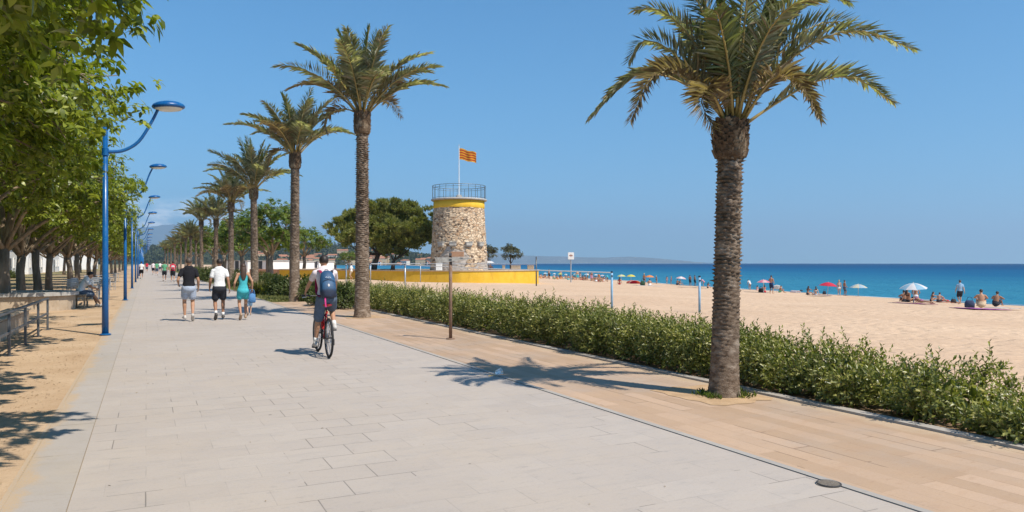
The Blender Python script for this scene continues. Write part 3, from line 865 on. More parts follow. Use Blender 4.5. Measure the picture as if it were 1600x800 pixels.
# the nearest palm: its fronds follow the photograph
Z1 = FOC * 1.6 / 207; base1 = Vector(((1131 - 800) / FOC * Z1, Z1, 0)); H1 = 3.28
FR = [([(1124, 188), (1095, 156), (1040, 120), (981, 117), (913, 182)], .05, 0), ([(1124, 186), (1085, 150), (1035, 125), (995, 140), (962, 205)], -.7, 2),
      ([(1130, 185), (1090, 130), (1045, 70), (1003, 48), (980, 78)], .5, 0), ([(1132, 185), (1105, 110), (1060, 40), (1020, 8), (984, 6)], .2, 0),
      ([(1135, 185), (1112, 95), (1085, 30), (1058, -12), (1030, -28)], -.3, 0), ([(1138, 185), (1128, 90), (1112, 10), (1105, -60), (1092, -100)], .1, 1),
      ([(1142, 185), (1140, 80), (1142, 0), (1152, -70), (1168, -105)], -.35, 1), ([(1145, 185), (1165, 80), (1190, 0), (1215, -48), (1255, -66)], .25, 0),
      ([(1148, 185), (1185, 90), (1230, 22), (1265, -2), (1302, 14)], -.25, 0), ([(1150, 188), (1195, 120), (1262, 66), (1330, 54), (1404, 84)], -.2, 0),
      ([(1150, 186), (1190, 105), (1255, 40), (1315, 22), (1372, 44)], .35, 0), ([(1155, 190), (1200, 162), (1268, 125), (1330, 120), (1388, 158)], .05, 0),
      ([(1150, 190), (1168, 152), (1186, 134), (1206, 162), (1218, 210)], -1.0, 2), ([(1122, 190), (1102, 165), (1082, 154), (1064, 178), (1074, 222)], -.9, 2),
      ([(1146, 187), (1180, 130), (1225, 95), (1270, 92), (1310, 120)], 1.1, 0), ([(1130, 187), (1100, 120), (1065, 85), (1030, 88), (1005, 120)], 1.2, 0),
      ([(1138, 186), (1120, 110), (1100, 40), (1095, 0), (1090, -20)], 1.3, 0), ([(1142, 186), (1160, 110), (1178, 40), (1185, 10), (1192, -5)], 1.4, 0),
      ([(1140, 188), (1150, 120), (1165, 70), (1185, 50), (1205, 60)], -1.3, 0), ([(1136, 188), (1118, 120), (1098, 80), (1080, 60), (1065, 70)], -1.2, 1), ([(1140, 188), (1137, 110), (1134, 50), (1130, 10), (1128, 0)], -1.0, 1)]
top1 = Vector((0, 0, H1))
given = []
for pts, dep, mi in FR:
    pp = []
    for i, (px, py) in enumerate(pts):
        k = i / (len(pts) - 1); d = dep * k
        p = Vector(((px - 800) / FOC * Z1, Z1, CAM_H - (py - 411) / FOC * Z1)) - base1 - top1
        p.y += d; p.x += .02 * d
        if i == 0: p = Vector((p.x * .8, d * .05, -.02))
        pp.append(tuple(p))
    given.append((spline(pp, 16), mi))
tr, bo, tp = palm_trunk(3, H1, .170, .145, .046, .42, 1.42)
cr1 = palm_crown(8, 1.95, 102, .0112, given, (0, 0, 3), 0)
make_palm('big palm nearest the camera, rising from the tan paving before the hedge', base1, tr, bo, cr1, tp, GP)
# the others: three shapes, copied along the row
SH = []
for sd, h, r0, r1, L in ((21, 6.0, .225, .165, 2.75), (34, 6.15, .22, .165, 2.85), (55, 5.75, .22, .165, 2.9)):
    tr, bo, tp = palm_trunk(sd, h, r0, r1, .06, .62, 1.45)
    SH.append((tr, bo, palm_crown(sd + 1, L, 78, .018, (), (8, 8, 7), 1), tp))
pr = [make_palm('tall palm with bare straight trunk standing right of the cyclist', at(566, 496), *SH[0], GP, .6),
      make_palm('tall palm just left of the cyclist, trunk rising from the planted bed', at(460, 471), *SH[1], GP, 2.0),
      make_palm('palm rising behind the bright green leafy tree', at(398, 456), *SH[2], GP, 1.1)]
p = at(361, 447); dup(pr[0], p, 3.3, 'palm behind the woman in turquoise, shorter than the three before it', GP, .96)
dup(pr[1], at(315, 434), 5.1, 'palm above the man in the black shirt', GP, 1.0)
dup(pr[2], at(337, 440), 2.4, 'slender palm between its two taller neighbours, above the white shirted walker', GP, .92)
for i, (px, py, s) in enumerate([(298, 432, .8), (290, 429, .82), (282, 427, .8), (273, 425, .82), (306, 431, .72), (267, 423, .8), (262, 421.5, .85), (258, 420, .9), (278, 424, .7)]):
    dup(pr[i % 3], at(px, py), i * 1.7, 'distant short palm in the thick row at the far right of the promenade', 'far palms at the end of the promenade', s)

# --- stone pines by the tower
def stone_pine(seed, lobes, fork, trunk_r, tufts, needle, lean):
    rs = np.random.RandomState(seed); tb = MB()
    fk = np.array([lean[0], lean[1], fork])
    tb.tube([Vector((0, 0, -.1)), Vector((lean[0] * .25, lean[1] * .2, fork * .4)), Vector((lean[0] * .7, lean[1] * .7, fork * .75)), Vector(fk)], [trunk_r * 1.25, trunk_r, trunk_r * .9, trunk_r * .85], 10)
    P, D, N = [], [], []
    tot = sum(r[0] * r[1] for c, r in lobes)
    for c, r in lobes:
        c = np.array(c); r = np.array(r)
        pts = bent(fk, c - np.array([0, 0, r[2] * .5]), rs, .06, 6)
        tb.tube([Vector(p) for p in pts], [lerp(trunk_r * .5, trunk_r * .14, j / 6) for j in range(7)], 6)
        nt_ = int(tufts * r[0] * r[1] / tot); heads = []
        for _ in range(nt_ // 26 + 3):
            d = rand_dirs(1, rs)[0]
            if d[2] < -.3 and rs.rand() < .75: continue
            heads.append((c + r * d * rs.uniform(.72, 1.02), d))
        for _ in range(nt_):
            hp, d = heads[rs.randint(len(heads))]
            e = rand_dirs(1, rs)[0] * rs.uniform(.1, 1) ** .5 * .52; e[2] *= .7
            p = hp + e; d = (d + e * 1.3)
            ax = d * .8 + np.array([0, 0, .75]) + rs.normal(size=3) * .25; ax /= np.linalg.norm(ax)
            for q in range(7):
                dd = ax + rs.normal(size=3) * .42
                P.append(p + rs.normal(size=3) * .05); D.append(dd); N.append(rand_dirs(1, rs)[0])
    n = len(P)
    V, F = leaf_arrays(np.array(P), np.array(D), np.array(N), needle * rs.uniform(.6, 1.2, n), needle * .24, .05, False)
    return tb.mesh('trunk'), np_mesh('crown', V, F)
ZP = 84.0
def pw(px, py, dY=0): return Vector(((px - 800) / FOC * ZP, dY, CAM_H - (py - 411) / FOC * ZP))
def lobe(px, py, rx, rz, dy=0, ry=None, org=None):
    p = pw(px, py, dy) - org; k = ZP / FOC
    return (tuple(p), (rx * k, (ry or rx) * k, rz * k))
o1 = Vector(((584 - 800) / FOC * ZP, 0, .82))
tm, cm = stone_pine(5, [lobe(548, 360, 34, 24, 0, org=o1), lobe(570, 345, 36, 26, 1.2, org=o1), lobe(600, 336, 40, 24, 0, org=o1), lobe(632, 338, 36, 24, .8, org=o1), lobe(660, 350, 30, 24, 0, org=o1), lobe(600, 362, 44, 22, -1.6, org=o1),
                           lobe(640, 366, 38, 20, -1.2, org=o1), lobe(668, 366, 20, 16, -.5, org=o1), lobe(540, 368, 24, 16, -.8, org=o1), lobe(600, 350, 44, 24, 2.6, org=o1), lobe(575, 372, 30, 14, 1.0, org=o1), lobe(560, 376, 26, 12, -1.4, org=o1), lobe(652, 374, 30, 13, 1.2, org=o1), lobe(610, 374, 34, 12, .4, org=o1)], 1.75, .30, 9500, .46, (.5, 0))
big = plant('stone_pine', 'broad umbrella shaped pine with dark leaning trunk left of the stone tower', 'tree', tm, cm, M_pinebark, M_pine, Vector((o1.x, ZP, .82)), 0)
o2 = Vector(((617 - 800) / FOC * ZP, 0, .82))
tm, cm = stone_pine(9, [lobe(612, 385, 16, 10, 0, org=o2), lobe(632, 383, 18, 13, .4, org=o2), lobe(647, 378, 15, 11, -.3, org=o2), lobe(625, 376, 20, 10, .8, org=o2)], 1.0, .22, 1700, .42, (.1, 0))
plant('small_pine', 'low dark pine tucked under the broad pine beside the tower', 'tree', tm, cm, M_pinebark, M_pine, Vector((o2.x, ZP - 1.5, .82)), 0)
# small olive right of the tower, and others in the far distance
tm, cm = broadleaf(71, .9, (0, 0, 1.9), (1.15, 1.0, 1.05), 60, 6, 7, .22, .09, 5, False, .3, .15, aspect=.3)
M_olive = leaf_mat('olive_leaf', (.06, .068, .035), (.105, .11, .06), (.17, .17, .10), .2, .5)
plant('olive_tree', 'small grey green tree on the yellow terrace, right of the tower', 'tree', tm, cm, M_pinebark, M_olive, Vector((-.15, 86, .82)), 0)
plant('young_tree', 'green treetop just showing behind the right side of the tower', 'tree', tm, cm, M_pinebark, M_leaf2, Vector((-2.95, 92, .9)), 2)
p = at(545, 424); dup(pine_round, Vector((p.x, p.y, p.z)), 1.4, 'dark tree standing beyond the terrace, left of the second palm trunk', None, .8)
# --- the hedge
def hedge_bits(v0, v1, seed, dens, leafL, fine):
    rs = np.random.RandomState(seed)
    P, D, N, L = [], [], [], []; stems = MB()
    n = int((v1 - v0) * dens)
    def height(v): return float(np.interp(v, [1, 3, 4, 5.5, 7, 8.5, 14], [.10, .13, .16, .24, .38, .48, .53])) + .07 * math.sin(v * 7.3 + 1.3 * math.sin(v)) + .15 * abs(math.sin(v * 2.9 + .7 * math.sin(v * 1.3))) - .01 * math.sin(v * 1.9 + 1) + .07 * math.sin(v * 4.3) + .05 * math.sin(v * 9.1 + 2)
    height_of = height
    def front(v): return 6.90 + .26 * (1 - abs(math.sin(v * 2.9 + .7 * math.sin(v * 1.3)))) ** 1.4 + .05 * math.sin(v * 2.7) + .05 * math.sin(v * 6.1 + 1)
    for i in range(n):
        v = rs.uniform(v0, v1); h = height(v); f = front(v); bk = 8.15 + .08 * math.sin(v * 3.1)
        q = rs.rand()
        if q < .46:                                             # top, sprigs stand up out of it
            u = rs.uniform(f + .02, bk); z = h - .12 + rs.normal() * .06 - .25 * max(0, abs((u - (f + bk) / 2) / (bk - f) * 2) - .6)
            d = np.array([rs.normal() * .3, rs.normal() * .3, 1.0]); ln = rs.uniform(.10, .20) if rs.rand() < .82 else rs.uniform(.20, .34)
        elif q < .84:                                           # front
            z = rs.uniform(.04, h - .05); k = z / h
            u = f + .14 * (1 - math.sin(PI * min(1, .25 + .75 * k))) + abs(rs.normal()) * .07
            if z < .2 and rs.rand() < .3: continue
            d = np.array([-rs.uniform(.35, 1.0), rs.normal() * .45, rs.uniform(.1, 1.0)]); ln = rs.uniform(.10, .24)
        else:
            z = rs.uniform(.1, h - .05); u = bk - abs(rs.normal()) * .06
            d = np.array([rs.uniform(.3, 1.0), rs.normal() * .4, rs.uniform(.3, 1.1)]); ln = rs.uniform(.10, .22)
        d /= np.linalg.norm(d); b0 = np.array([u, v, z])
        a1 = np.cross(d, [.3, 1, .2]); a1 /= np.linalg.norm(a1); a2 = np.cross(d, a1)
        m = max(4, int(ln / leafL * 3.2)); ph = rs.uniform(0, 6)
        for k in range(m):
            t = (k + .5) / m; a = ph + k * 2.4
            s = a1 * math.cos(a) + a2 * math.sin(a)
            P.append(b0 + d * ln * t); D.append(s * (1.0 - .45 * t) + d * (.45 + .55 * t)); N.append(d - s * .3); L.append(leafL * rs.uniform(.75, 1.15) * (1 - .35 * t))
        if i % 3 == 0: stems.tube([Vector(b0 - d * .06), Vector(b0 + d * ln)], [.004, .002], 3, cap=False)
    for i in range(int((v1 - v0) * dens * .75)):                  # inner leaves
        v = rs.uniform(v0, v1); h = height(v)
        P.append(np.array([rs.uniform(front(v) + .14, 8.0), v, rs.uniform(.05, h - .15)])); D.append(rand_dirs(1, rs)[0]); N.append(rand_dirs(1, rs)[0]); L.append(leafL * 2.0)
    for i in range(int((v1 - v0) * 5)):                          # woody stems at the foot
        v = rs.uniform(v0, v1); u = rs.uniform(7.15, 7.9)
        stems.tube([Vector((u, v, -.05)), Vector((u + rs.normal() * .06, v + rs.normal() * .06, height_of(v) * .4)), Vector((u + rs.normal() * .10, v + rs.normal() * .10, height_of(v) * .85))], [.016, .012, .006], 5, cap=False)
    L = np.array(L)
    V, F = leaf_arrays(np.array(P), np.array(D), np.array(N), L, L * .42, .12, False)
    return V, F, stems
def hedge_mat():
    # clumps of fresh pale growth, of older dark leaves and a few yellowing ones
    nt_ = NT(M_hedge); b = nt_.b; src = b.inputs['Base Color'].links[0].from_socket
    k = nt_.ramp(nt_.noise(1.9, 4, .6), .35, .68)
    c = nt_.mix(nt_.math('MULTIPLY', k, .75), src, nt_.mix(1.0, src, (1.75, 1.55, 1.25), 'MULTIPLY'))
    k2 = nt_.ramp(nt_.noise(2.7, 3, .6, vec=nt_.map(loc=(5, 2, 1))), .58, .70)
    c = nt_.mix(nt_.math('MULTIPLY', k2, .7), c, nt_.mix(1.0, src, (.62, .62, .6), 'MULTIPLY'))
    nt_.l.new(c, b.inputs['Base Color']); return M_hedge
t = thing('hedge', 'long leafy green hedge between the tan paving and the beach sand', 'hedge', (0, 0, 0), ROT)
A = hedge_bits(1.0, 14.0, 1, 600, .086, True); B = hedge_bits(14.0, 31.0, 2, 330, .098, False)
link('foliage', cat_mesh('foliage', [(A[0], A[1], 0), (B[0], B[1], 0)]), hedge_mat(), t)
st = A[2]; o = st.n; st.v += B[2].v; st.f += [tuple(i + o for i in f) for f in B[2].f]; st.mi += B[2].mi; st.n += B[2].n
st.build('stems', bark_mat('hedge_stem', (.16, .12, .06), (.24, .19, .09), (.22, .20, .08), 20), t)

# --- shrubs of the planted bed beyond the hedge
def shrub_mesh(seed, r, h, n, leafL):
    rs = np.random.RandomState(seed); P, D, N, L = [], [], [], []; st = MB()
    for i in range(n):
        d = rand_dirs(1, rs)[0]; d[2] = abs(d[2]); k = rs.uniform(.6, 1) * (1 + .12 * math.sin(5 * math.atan2(d[1], d[0]) + seed))
        p = np.array([d[0] * r * k, d[1] * r * k, .06 + d[2] * h * k * .95])
        ax = d + np.array([0, 0, .6]) + rs.normal(size=3) * .25; ax /= np.linalg.norm(ax)
        for q in range(9):
            dd = ax * .6 + rand_dirs(1, rs)[0] * .8
            P.append(p + ax * rs.uniform(-.1, .1)); D.append(dd); N.append(ax); L.append(leafL * rs.uniform(.7, 1.2))
    for i in range(14):
        a = rs.uniform(0, 6.28); st.tube([Vector((0.1 * math.cos(a), .1 * math.sin(a), -.03)), Vector((r * .5 * math.cos(a), r * .5 * math.sin(a), h * .6))], [.02, .006], 4, cap=False)
    L = np.array(L); V, F = leaf_arrays(np.array(P), np.array(D), np.array(N), L, L * .45, .15, False)
    return np_mesh('foliage', V, F), st.mesh('stems')
def shrub(name, label, me, m, loc, group=None):
    t = thing(name, label, 'shrub', loc, 0, group); link('foliage', me[0], m, t); link('stems', me[1], M_bark, t); return t
sm = shrub_mesh(4, .95, 1.0, 420, .12)
GS = 'round shrubs in the planted bed'
s0 = shrub('round_shrub', 'dark round shrub left of the third palm trunk', sm, M_shrub, at(443, 463), GS)
SL = [((427, 455), 1.0, 'dark round shrub in the planted bed, right behind the pale grass clump'), ((532, 482), .9, 'dark shrub right of the cyclist, against the second palm trunk'), ((489, 470), .95, 'dark shrub hidden behind the cyclist, right of the third palm'), ((513, 477), .85, 'low shrub behind the cyclist where the hedge ends'),
      ((404, 449), 1.0, 'round shrub behind the woman in turquoise'), ((378, 449), .9, 'low shrub between the walkers in white and turquoise'), ((366, 444), 1.1, 'shrub behind the walkers in white and turquoise'), ((332, 440), 1.1, 'bright shrub right of the black shirted walker'), ((322, 437), 1.2, 'distant shrub in the bed under the far palms'), ((304, 431), 1.2, 'distant shrub in the bed under the far palms'), ((476, 463), 1.0, 'shrub just right of the third palm trunk')]
for i, (p, s, l) in enumerate(SL): dup(s0, at(*p), i * 1.1, l, GS, s)
# pale grass clump
def blades(n, r, h, w, seed, m, name='foliage', parent=None):
    rs = np.random.RandomState(seed); a = rs.uniform(0, 6.28, n); q = rs.uniform(0, 1, n) ** .6
    P = np.stack([np.cos(a) * r * .4 * q, np.sin(a) * r * .4 * q, np.zeros(n)], 1)
    D = np.stack([np.cos(a) * q, np.sin(a) * q, np.ones(n) * 1.1], 1) + rs.normal(size=(n, 3)) * .15
    V, F = leaf_arrays(P, D, rand_dirs(n, rs), h * rs.uniform(.6, 1.1, n), w, .3, False)
    return link(name, np_mesh(name, V, F), m, parent)
g = blades(900, 1.3, .75, .03, 3, M_grass, 'grass_clump'); g.location = at(418, 461); tag(g, 'pale feathery grass clump beside the third palm', 'grass clump')
# weeds round the foot of the nearest palm, fringe of grass along the bed kerb
rs = np.random.RandomState(12)
P = []; 
for i in range(420):
    a = rs.uniform(0, 6.28); r = .215 + abs(rs.normal()) * .055
    if math.sin(a * 2 + 1) + .5 * math.sin(a * 5) < -.25: continue
    P.append((base1.x + r * math.cos(a), base1.y + r * math.sin(a), 0.0))
P = np.array(P); n = len(P)
D = np.stack([rs.normal(size=n) * .5, rs.normal(size=n) * .5, np.ones(n)], 1)
V, F = leaf_arrays(P, D, rand_dirs(n, rs), .085 * rs.uniform(.4, 1.2, n), .010, .3, False)
tag(link('weeds', np_mesh('weeds', V, F), M_weed), kind='stuff')
# lawn blades along the planted bed
n = 9000; P = []
for i in range(n):
    u = rs.uniform(4.6, 8.0); v = 31.4 + rs.rand() ** 1.7 * 28
    P.append(tuple(W(u, v)))
P = np.array(P); D = np.stack([rs.normal(size=n) * .4, rs.normal(size=n) * .4, np.ones(n)], 1)
V, F = leaf_arrays(P, D, rand_dirs(n, rs), .13 * rs.uniform(.5, 1.3, n), .022, .2, False)
tag(link('grass', np_mesh('grass', V, F), M_grass), kind='stuff')
# dry leaves and twigs blown on to the sandy ground
n = 2600; P = []
for i in range(n):
    u = -.95 - abs(rs.normal()) * .9 if rs.rand() < .8 else rs.uniform(-.9, 3.5) if rs.rand() < .12 else -1.0 - rs.rand() * 3
    P.append(tuple(W(u, 2 + rs.rand() ** 1.5 * 24, .004)))
P = np.array(P); a = rs.uniform(0, 6.28, n); D = np.stack([np.cos(a), np.sin(a), rs.uniform(0, .2, n)], 1)
V, F = leaf_arrays(P, D, np.tile([0, 0, 1.0], (n, 1)) + rs.normal(size=(n, 3)) * .2, .03 * rs.uniform(.4, 1.4, n), .011, .05, False)
tag(link('fallen_leaves', np_mesh('fallen_leaves', V, F), leaf_mat('dry_litter', (.14, .09, .045), (.26, .18, .09), (.42, .31, .18), .1, .8)), kind='stuff')
# ================================================================== TOWER, TERRACE, WALLS, LAMPS
M_white = mottled('white_paint', (.74, .72, .68), (.80, .78, .74), 3, .6)
M_steel = mottled('grey_steel', (.10, .105, .11), (.16, .165, .17), 12, .5, metal=.5)
M_galv = mottled('galvanised', (.36, .38, .40), (.48, .50, .52), 10, .45, metal=.5)
M_dark = mat('dark_opening', (.02, .022, .025), .35)
M_blue = mat('blue_enamel', (.004, .09, .28), .3, 0, .5)
def _():
    t = NT(M_blue); t.col(t.mix(t.ramp(t.noise(5, 5, .6, vec=t.map(scale=(1, 1, .3))), .45, .75), (.004, .085, .26), (.010, .125, .33)))
    t.rough(t.ramp(t.noise(8, 4), .3, .7, .22, .42))
_()
M_lens = mat('lamp_lens', (.72, .70, .62), .25)
def conc_mat(name, c1, c2, c3, s=2.2):
    m = mat(name, c1, .9, 0, .2); t = NT(m)
    c = t.mix(t.ramp(t.noise(s, 6, .6), .3, .7), c1, c2)
    c = t.mix(t.ramp(t.noise(s * 2.3, 5, .65, vec=t.map(scale=(1, 1, .4))), .52, .72), c, c3)
    t.col(c); t.bump(t.noise(60, 4), .3, .01); return m
M_conc = conc_mat('concrete', (.36, .34, .31), (.46, .44, .40), (.28, .25, .22))
M_tanwall = conc_mat('tan_render', (.40, .31, .215), (.48, .385, .28), (.30, .23, .16))
M_yellow = conc_mat('yellow_paint', (.68, .41, .035), (.75, .475, .06), (.60, .345, .04), 1.1)
M_wood = conc_mat('weathered_wood', (.33, .25, .17), (.42, .33, .24), (.24, .18, .12), 5)
# ---- terrace with its yellow wall
TC = Vector((-5.72, 79.5, 0))                                   # tower foot
def terrace_outline():
    pts = []
    for i in range(25):                                          # right end, round
        a = R(-90) + R(170) * i / 24; pts.append(Vector((TC.x + .3 + 8.3 * math.cos(a), TC.y - .2 + 8.3 * math.sin(a), 0)))
    pts += [Vector((-14, 90.5, 0)), Vector((-24.5, 91.5, 0))]
    for i in range(9):
        a = R(100) + R(150) * i / 8; pts.append(Vector((-24.5 + 3.2 * math.cos(a), 88 + 3.4 * math.sin(a), 0)))
    pts += [Vector((-19.5, 80.5, 0)), Vector((-12.5, 73.8, 0))]
    return pts
def terrace():
    t = thing('terrace', 'raised terrace with a low curved yellow wall round the stone tower', 'terrace', (0, 0, 0))
    o = terrace_outline(); n = len(o); cen = sum(o, Vector()) / n
    # smooth the outline
    for _k in range(2):
        q = []
        for i in range(n):
            a, b = o[i], o[(i + 1) % n]; q += [a.lerp(b, .25), a.lerp(b, .75)]
        o = q; n = len(o)
    b = MB(); H = .79
    b.add([p + Vector((0, 0, -1.4)) for p in o] + [p + Vector((0, 0, H)) for p in o], [(i, (i + 1) % n, n + (i + 1) % n, n + i) for i in range(n)])
    b.build('wall', M_yellow, t, smooth=True)
    b = MB(); nr = []
    for i in range(n):
        d = (o[(i + 1) % n] - o[i - 1]).normalized(); nr.append(Vector((d.y, -d.x, 0)))
    # coping with a lip, then the paved top
    ring = lambda off, z: [o[i] + nr[i] * off + Vector((0, 0, z)) for i in range(n)]
    rs_ = [ring(.0, H), ring(.07, H + .003), ring(.07, H + .1), ring(-.35, H + .1), ring(-.35, H + .03)]
    for k in range(4): b.add(rs_[k] + rs_[k + 1], [(i, (i + 1) % n, n + (i + 1) % n, n + i) for i in range(n)])
    b.build('coping', conc_mat('coping', (.42, .32, .22), (.50, .40, .29), (.36, .27, .18)), t)
    b = MB(); b.add(ring(-.35, H + .03), [tuple(range(n))]); b.build('paved_top', conc_mat('terrace_top', (.46, .36, .26), (.52, .42, .31), (.40, .30, .21)), t)
terrace()
TZ = .82
# ---- the stone tower
def tower_stone():
    m = mat('rubble_stone', (.4, .33, .25), .95, 0, .15); t = NT(m)
    s = t.sep(); ang = t.math('MULTIPLY', t.math('ARCTAN2', s[0], t.math('MULTIPLY', s[1], -1.0)), 2.75)
    cb = t.n.new('ShaderNodeCombineXYZ'); t.l.new(ang, cb.inputs[0]); t.l.new(s[2], cb.inputs[2])
    w = t.n.new('ShaderNodeVectorMath'); w.operation = 'MULTIPLY_ADD'
    t.l.new(t.noise(2.2, 3, col=True), w.inputs[0]); w.inputs[1].default_value = (.3, .3, .3); t.l.new(cb.outputs[0], w.inputs[2])
    sc2 = t.map(scale=(1, 1, 1.5), src=w.outputs[0])
    v1 = t.voro(2.7, vec=sc2); v2 = t.voro(2.7, 'DISTANCE_TO_EDGE', vec=sc2)
    hue = t.n.new('ShaderNodeSeparateColor'); t.l.new(v1.outputs['Color'], hue.inputs[0])
    c = t.mix(hue.outputs[0], (.50, .34, .21), (.76, .60, .42))
    c = t.mix(t.math('GREATER_THAN', hue.outputs[1], .91), c, (.17, .11, .075))
    c = t.mix(t.math('MULTIPLY', t.math('GREATER_THAN', hue.outputs[2], .85), .8), c, (.46, .29, .17))
    mort = t.ramp(v2.outputs['Distance'], .02, .075)
    gap_ = t.math('MULTIPLY', t.math('SUBTRACT', 1.0, mort), t.ramp(t.noise(1.4, 4), .48, .58))
    c = t.mix(t.math('SUBTRACT', 1.0, mort), c, (.62, .50, .375))
    c = t.mix(t.math('MULTIPLY', gap_, .75), c, (.13, .09, .06))
    # patches of smooth grey render near the foot
    pn = t.math('ADD', t.noise(.42, 3, .5, vec=cb.outputs[0]), t.ramp(s[2], 3.2, .6, -.12, .13))
    side = t.math('SUBTRACT', 1.0, t.ramp(t.math('ABSOLUTE', t.math('ADD', ang, .75)), .9, 2.4))
    patch = t.math('MULTIPLY', t.ramp(t.math('ADD', pn, t.math('MULTIPLY', t.math('SUBTRACT', side, .6), .2)), .535, .56), t.math('LESS_THAN', s[2], 2.9))
    c = t.mix(patch, c, t.mix(t.noise(2, 4), (.38, .33, .28), (.47, .41, .355)))
    t.col(c)
    h = t.math('MULTIPLY', t.math('ADD', t.math('MULTIPLY', mort, t.math('ADD', .4, hue.outputs[0])), t.math('MULTIPLY', t.noise(14, 4), .35)), t.math('SUBTRACT', 1.0, t.math('MULTIPLY', patch, .85)))
    t.bump(h, 1.0, .14)
    return m
def tower():
    t = thing('stone_tower', 'round rubble stone tower with a yellow band and iron rail on top', 'tower', TC + Vector((0, 0, TZ)))
    rs = np.random.RandomState(4)
    n, m = 160, 110; hb = 6.67
    V = []; zz = np.linspace(-.1, hb, m); th = np.linspace(0, 2 * PI, n, endpoint=False)
    base_r = np.interp(zz, [-.1, .4, 2, 4.5, hb], [3.12, 3.08, 2.98, 2.84, 2.72])
    N = rs.normal(size=(m, n)); N = (N + np.roll(N, 1, 0) + np.roll(N, 1, 1) + np.roll(N, (1, 1), (0, 1))) / 4
    Rr = base_r[:, None] + N * .05
    V = np.stack([Rr * np.cos(th), Rr * np.sin(th), zz[:, None] * np.ones(n)], -1).reshape(-1, 3)
    i = np.arange(m - 1)[:, None] * n; k = np.arange(n)[None]; k2 = (k + 1) % n
    F = np.stack([i + k, i + k2, i + n + k2, i + n + k], -1).reshape(-1, 4)
    link('wall', np_mesh('wall', V, F), tower_stone(), t, smooth=True)
    b = MB(); b.lathe([(2.74, hb - .04), (2.765, hb), (2.75, hb + .78), (2.6, hb + .78)], 64); b.build('yellow_band', M_yellow, t, smooth='auto')
    b = MB(); b.lathe([(2.6, hb + .785), (2.98, hb + .785), (3.02, hb + .84), (3.02, hb + .93), (2.96, hb + .98), (0, hb + 1.0)], 64); b.build('cap', M_conc, t, smooth='auto')
    z0 = hb + .97
    b = MB()
    for z, rr in ((1.42, .028), (1.2, .018), (.12, .018)): b.torus((0, 0, z0 + z), 2.86, rr, 64, 6)
    for q in range(22):
        a = 2 * PI * q / 22; b.tube([(2.86 * math.cos(a), 2.86 * math.sin(a), z0 - .02), (2.86 * math.cos(a), 2.86 * math.sin(a), z0 + 1.42)], .022, 6)
    b.build('railing', M_steel, t)
    b = MB(); b.lathe([(.0, z0 + .5), (.24, z0 + .5), (.3, z0 + .42), (.42, z0), (.42, z0 - .02)], 16); b.build('pole_base', M_conc, t)
    for q, ad in enumerate((-124, -98, -66, -38)):                # projecting stone boxes with a hood
        a = R(ad); d = Vector((math.cos(a), math.sin(a), 0)); p = d * 3.02 + Vector((0, 0, 2.75))
        b = MB(); M = Matrix.Rotation(a, 3, 'Z')
        b.box(p, (.42, .68, .30), M=M, bev=.02); b.box(p + Vector((0, 0, .2)), (.5, .8, .09), M=M, bev=.02)
        b.box(p + Vector((0, 0, -.2)) - d * .03, (.3, .6, .1), M=M)
        b.build('stone_box', M_conc, t)
    return t
tower()
# flag pole and the flag flying from it
fp = thing('flagpole', 'thin white flagpole on top of the stone tower', 'flagpole', TC + Vector((0, 0, TZ + 8.13)))
b = MB(); b.tube([(0, 0, 0), (0, 0, 2.5), (0, 0, 5.35)], [.05, .042, .028], 8); b.build('pole', M_white, fp)
b = MB(); b.ball((0, 0, 5.4), .06, 8, 6); b.build('finial', M_galv, fp)
def flag():
    m = mat('flag_cloth', (.9, .6, .05), .7); t = NT(m); uv = t.n.new('ShaderNodeUVMap')
    x = t.sep(uv.outputs[0]); k = t.math('MULTIPLY', x[1], 9.0); f = t.math('MODULO', t.math('FLOOR', k), 2.0)
    t.col(t.mix(f, (.85, .42, .02), (.55, .035, .02)))
    tr = t.n.new('ShaderNodeBsdfTranslucent'); t.l.new(t.b.inputs['Base Color'].links[0].from_socket, tr.inputs[0])
    ms = t.n.new('ShaderNodeMixShader'); ms.inputs[0].default_value = .4
    t.l.new(t.b.outputs[0], ms.inputs[1]); t.l.new(tr.outputs[0], ms.inputs[2]); t.l.new(ms.outputs[0], t.n['Material Output'].inputs[0])
    nx, ny = 26, 14; V = []; F = []; uvs = []
    for j in range(ny + 1):
        for i in range(nx + 1):
            s, q = i / nx, j / ny
            w = math.sin(s * 8.5 - q * 1.5) * .17 * s + math.sin(s * 15 + q * 4) * .04 * s
            V.append((1.85 * s * .98 + .05, w - .22 * s, (q - 1) * 1.22 * (1 - .08 * s) - .42 * s - .10 * s * s + .05 * math.sin(s * 9)))
            uvs.append((s, q))
    for j in range(ny):
        for i in range(nx): a = j * (nx + 1) + i; F.append((a, a + 1, a + nx + 2, a + nx + 1))
    me = np_mesh('flag', V, F); ul = me.uv_layers.new(name='UVMap')
    for l in me.loops: ul.data[l.index].uv = uvs[l.vertex_index]
    o = link('flag', me, m, smooth=True); o.location = TC + Vector((0, 0, TZ + 8.13 + 5.05))
    tag(o, 'yellow and red striped flag flying from the tower pole', 'flag')
flag()

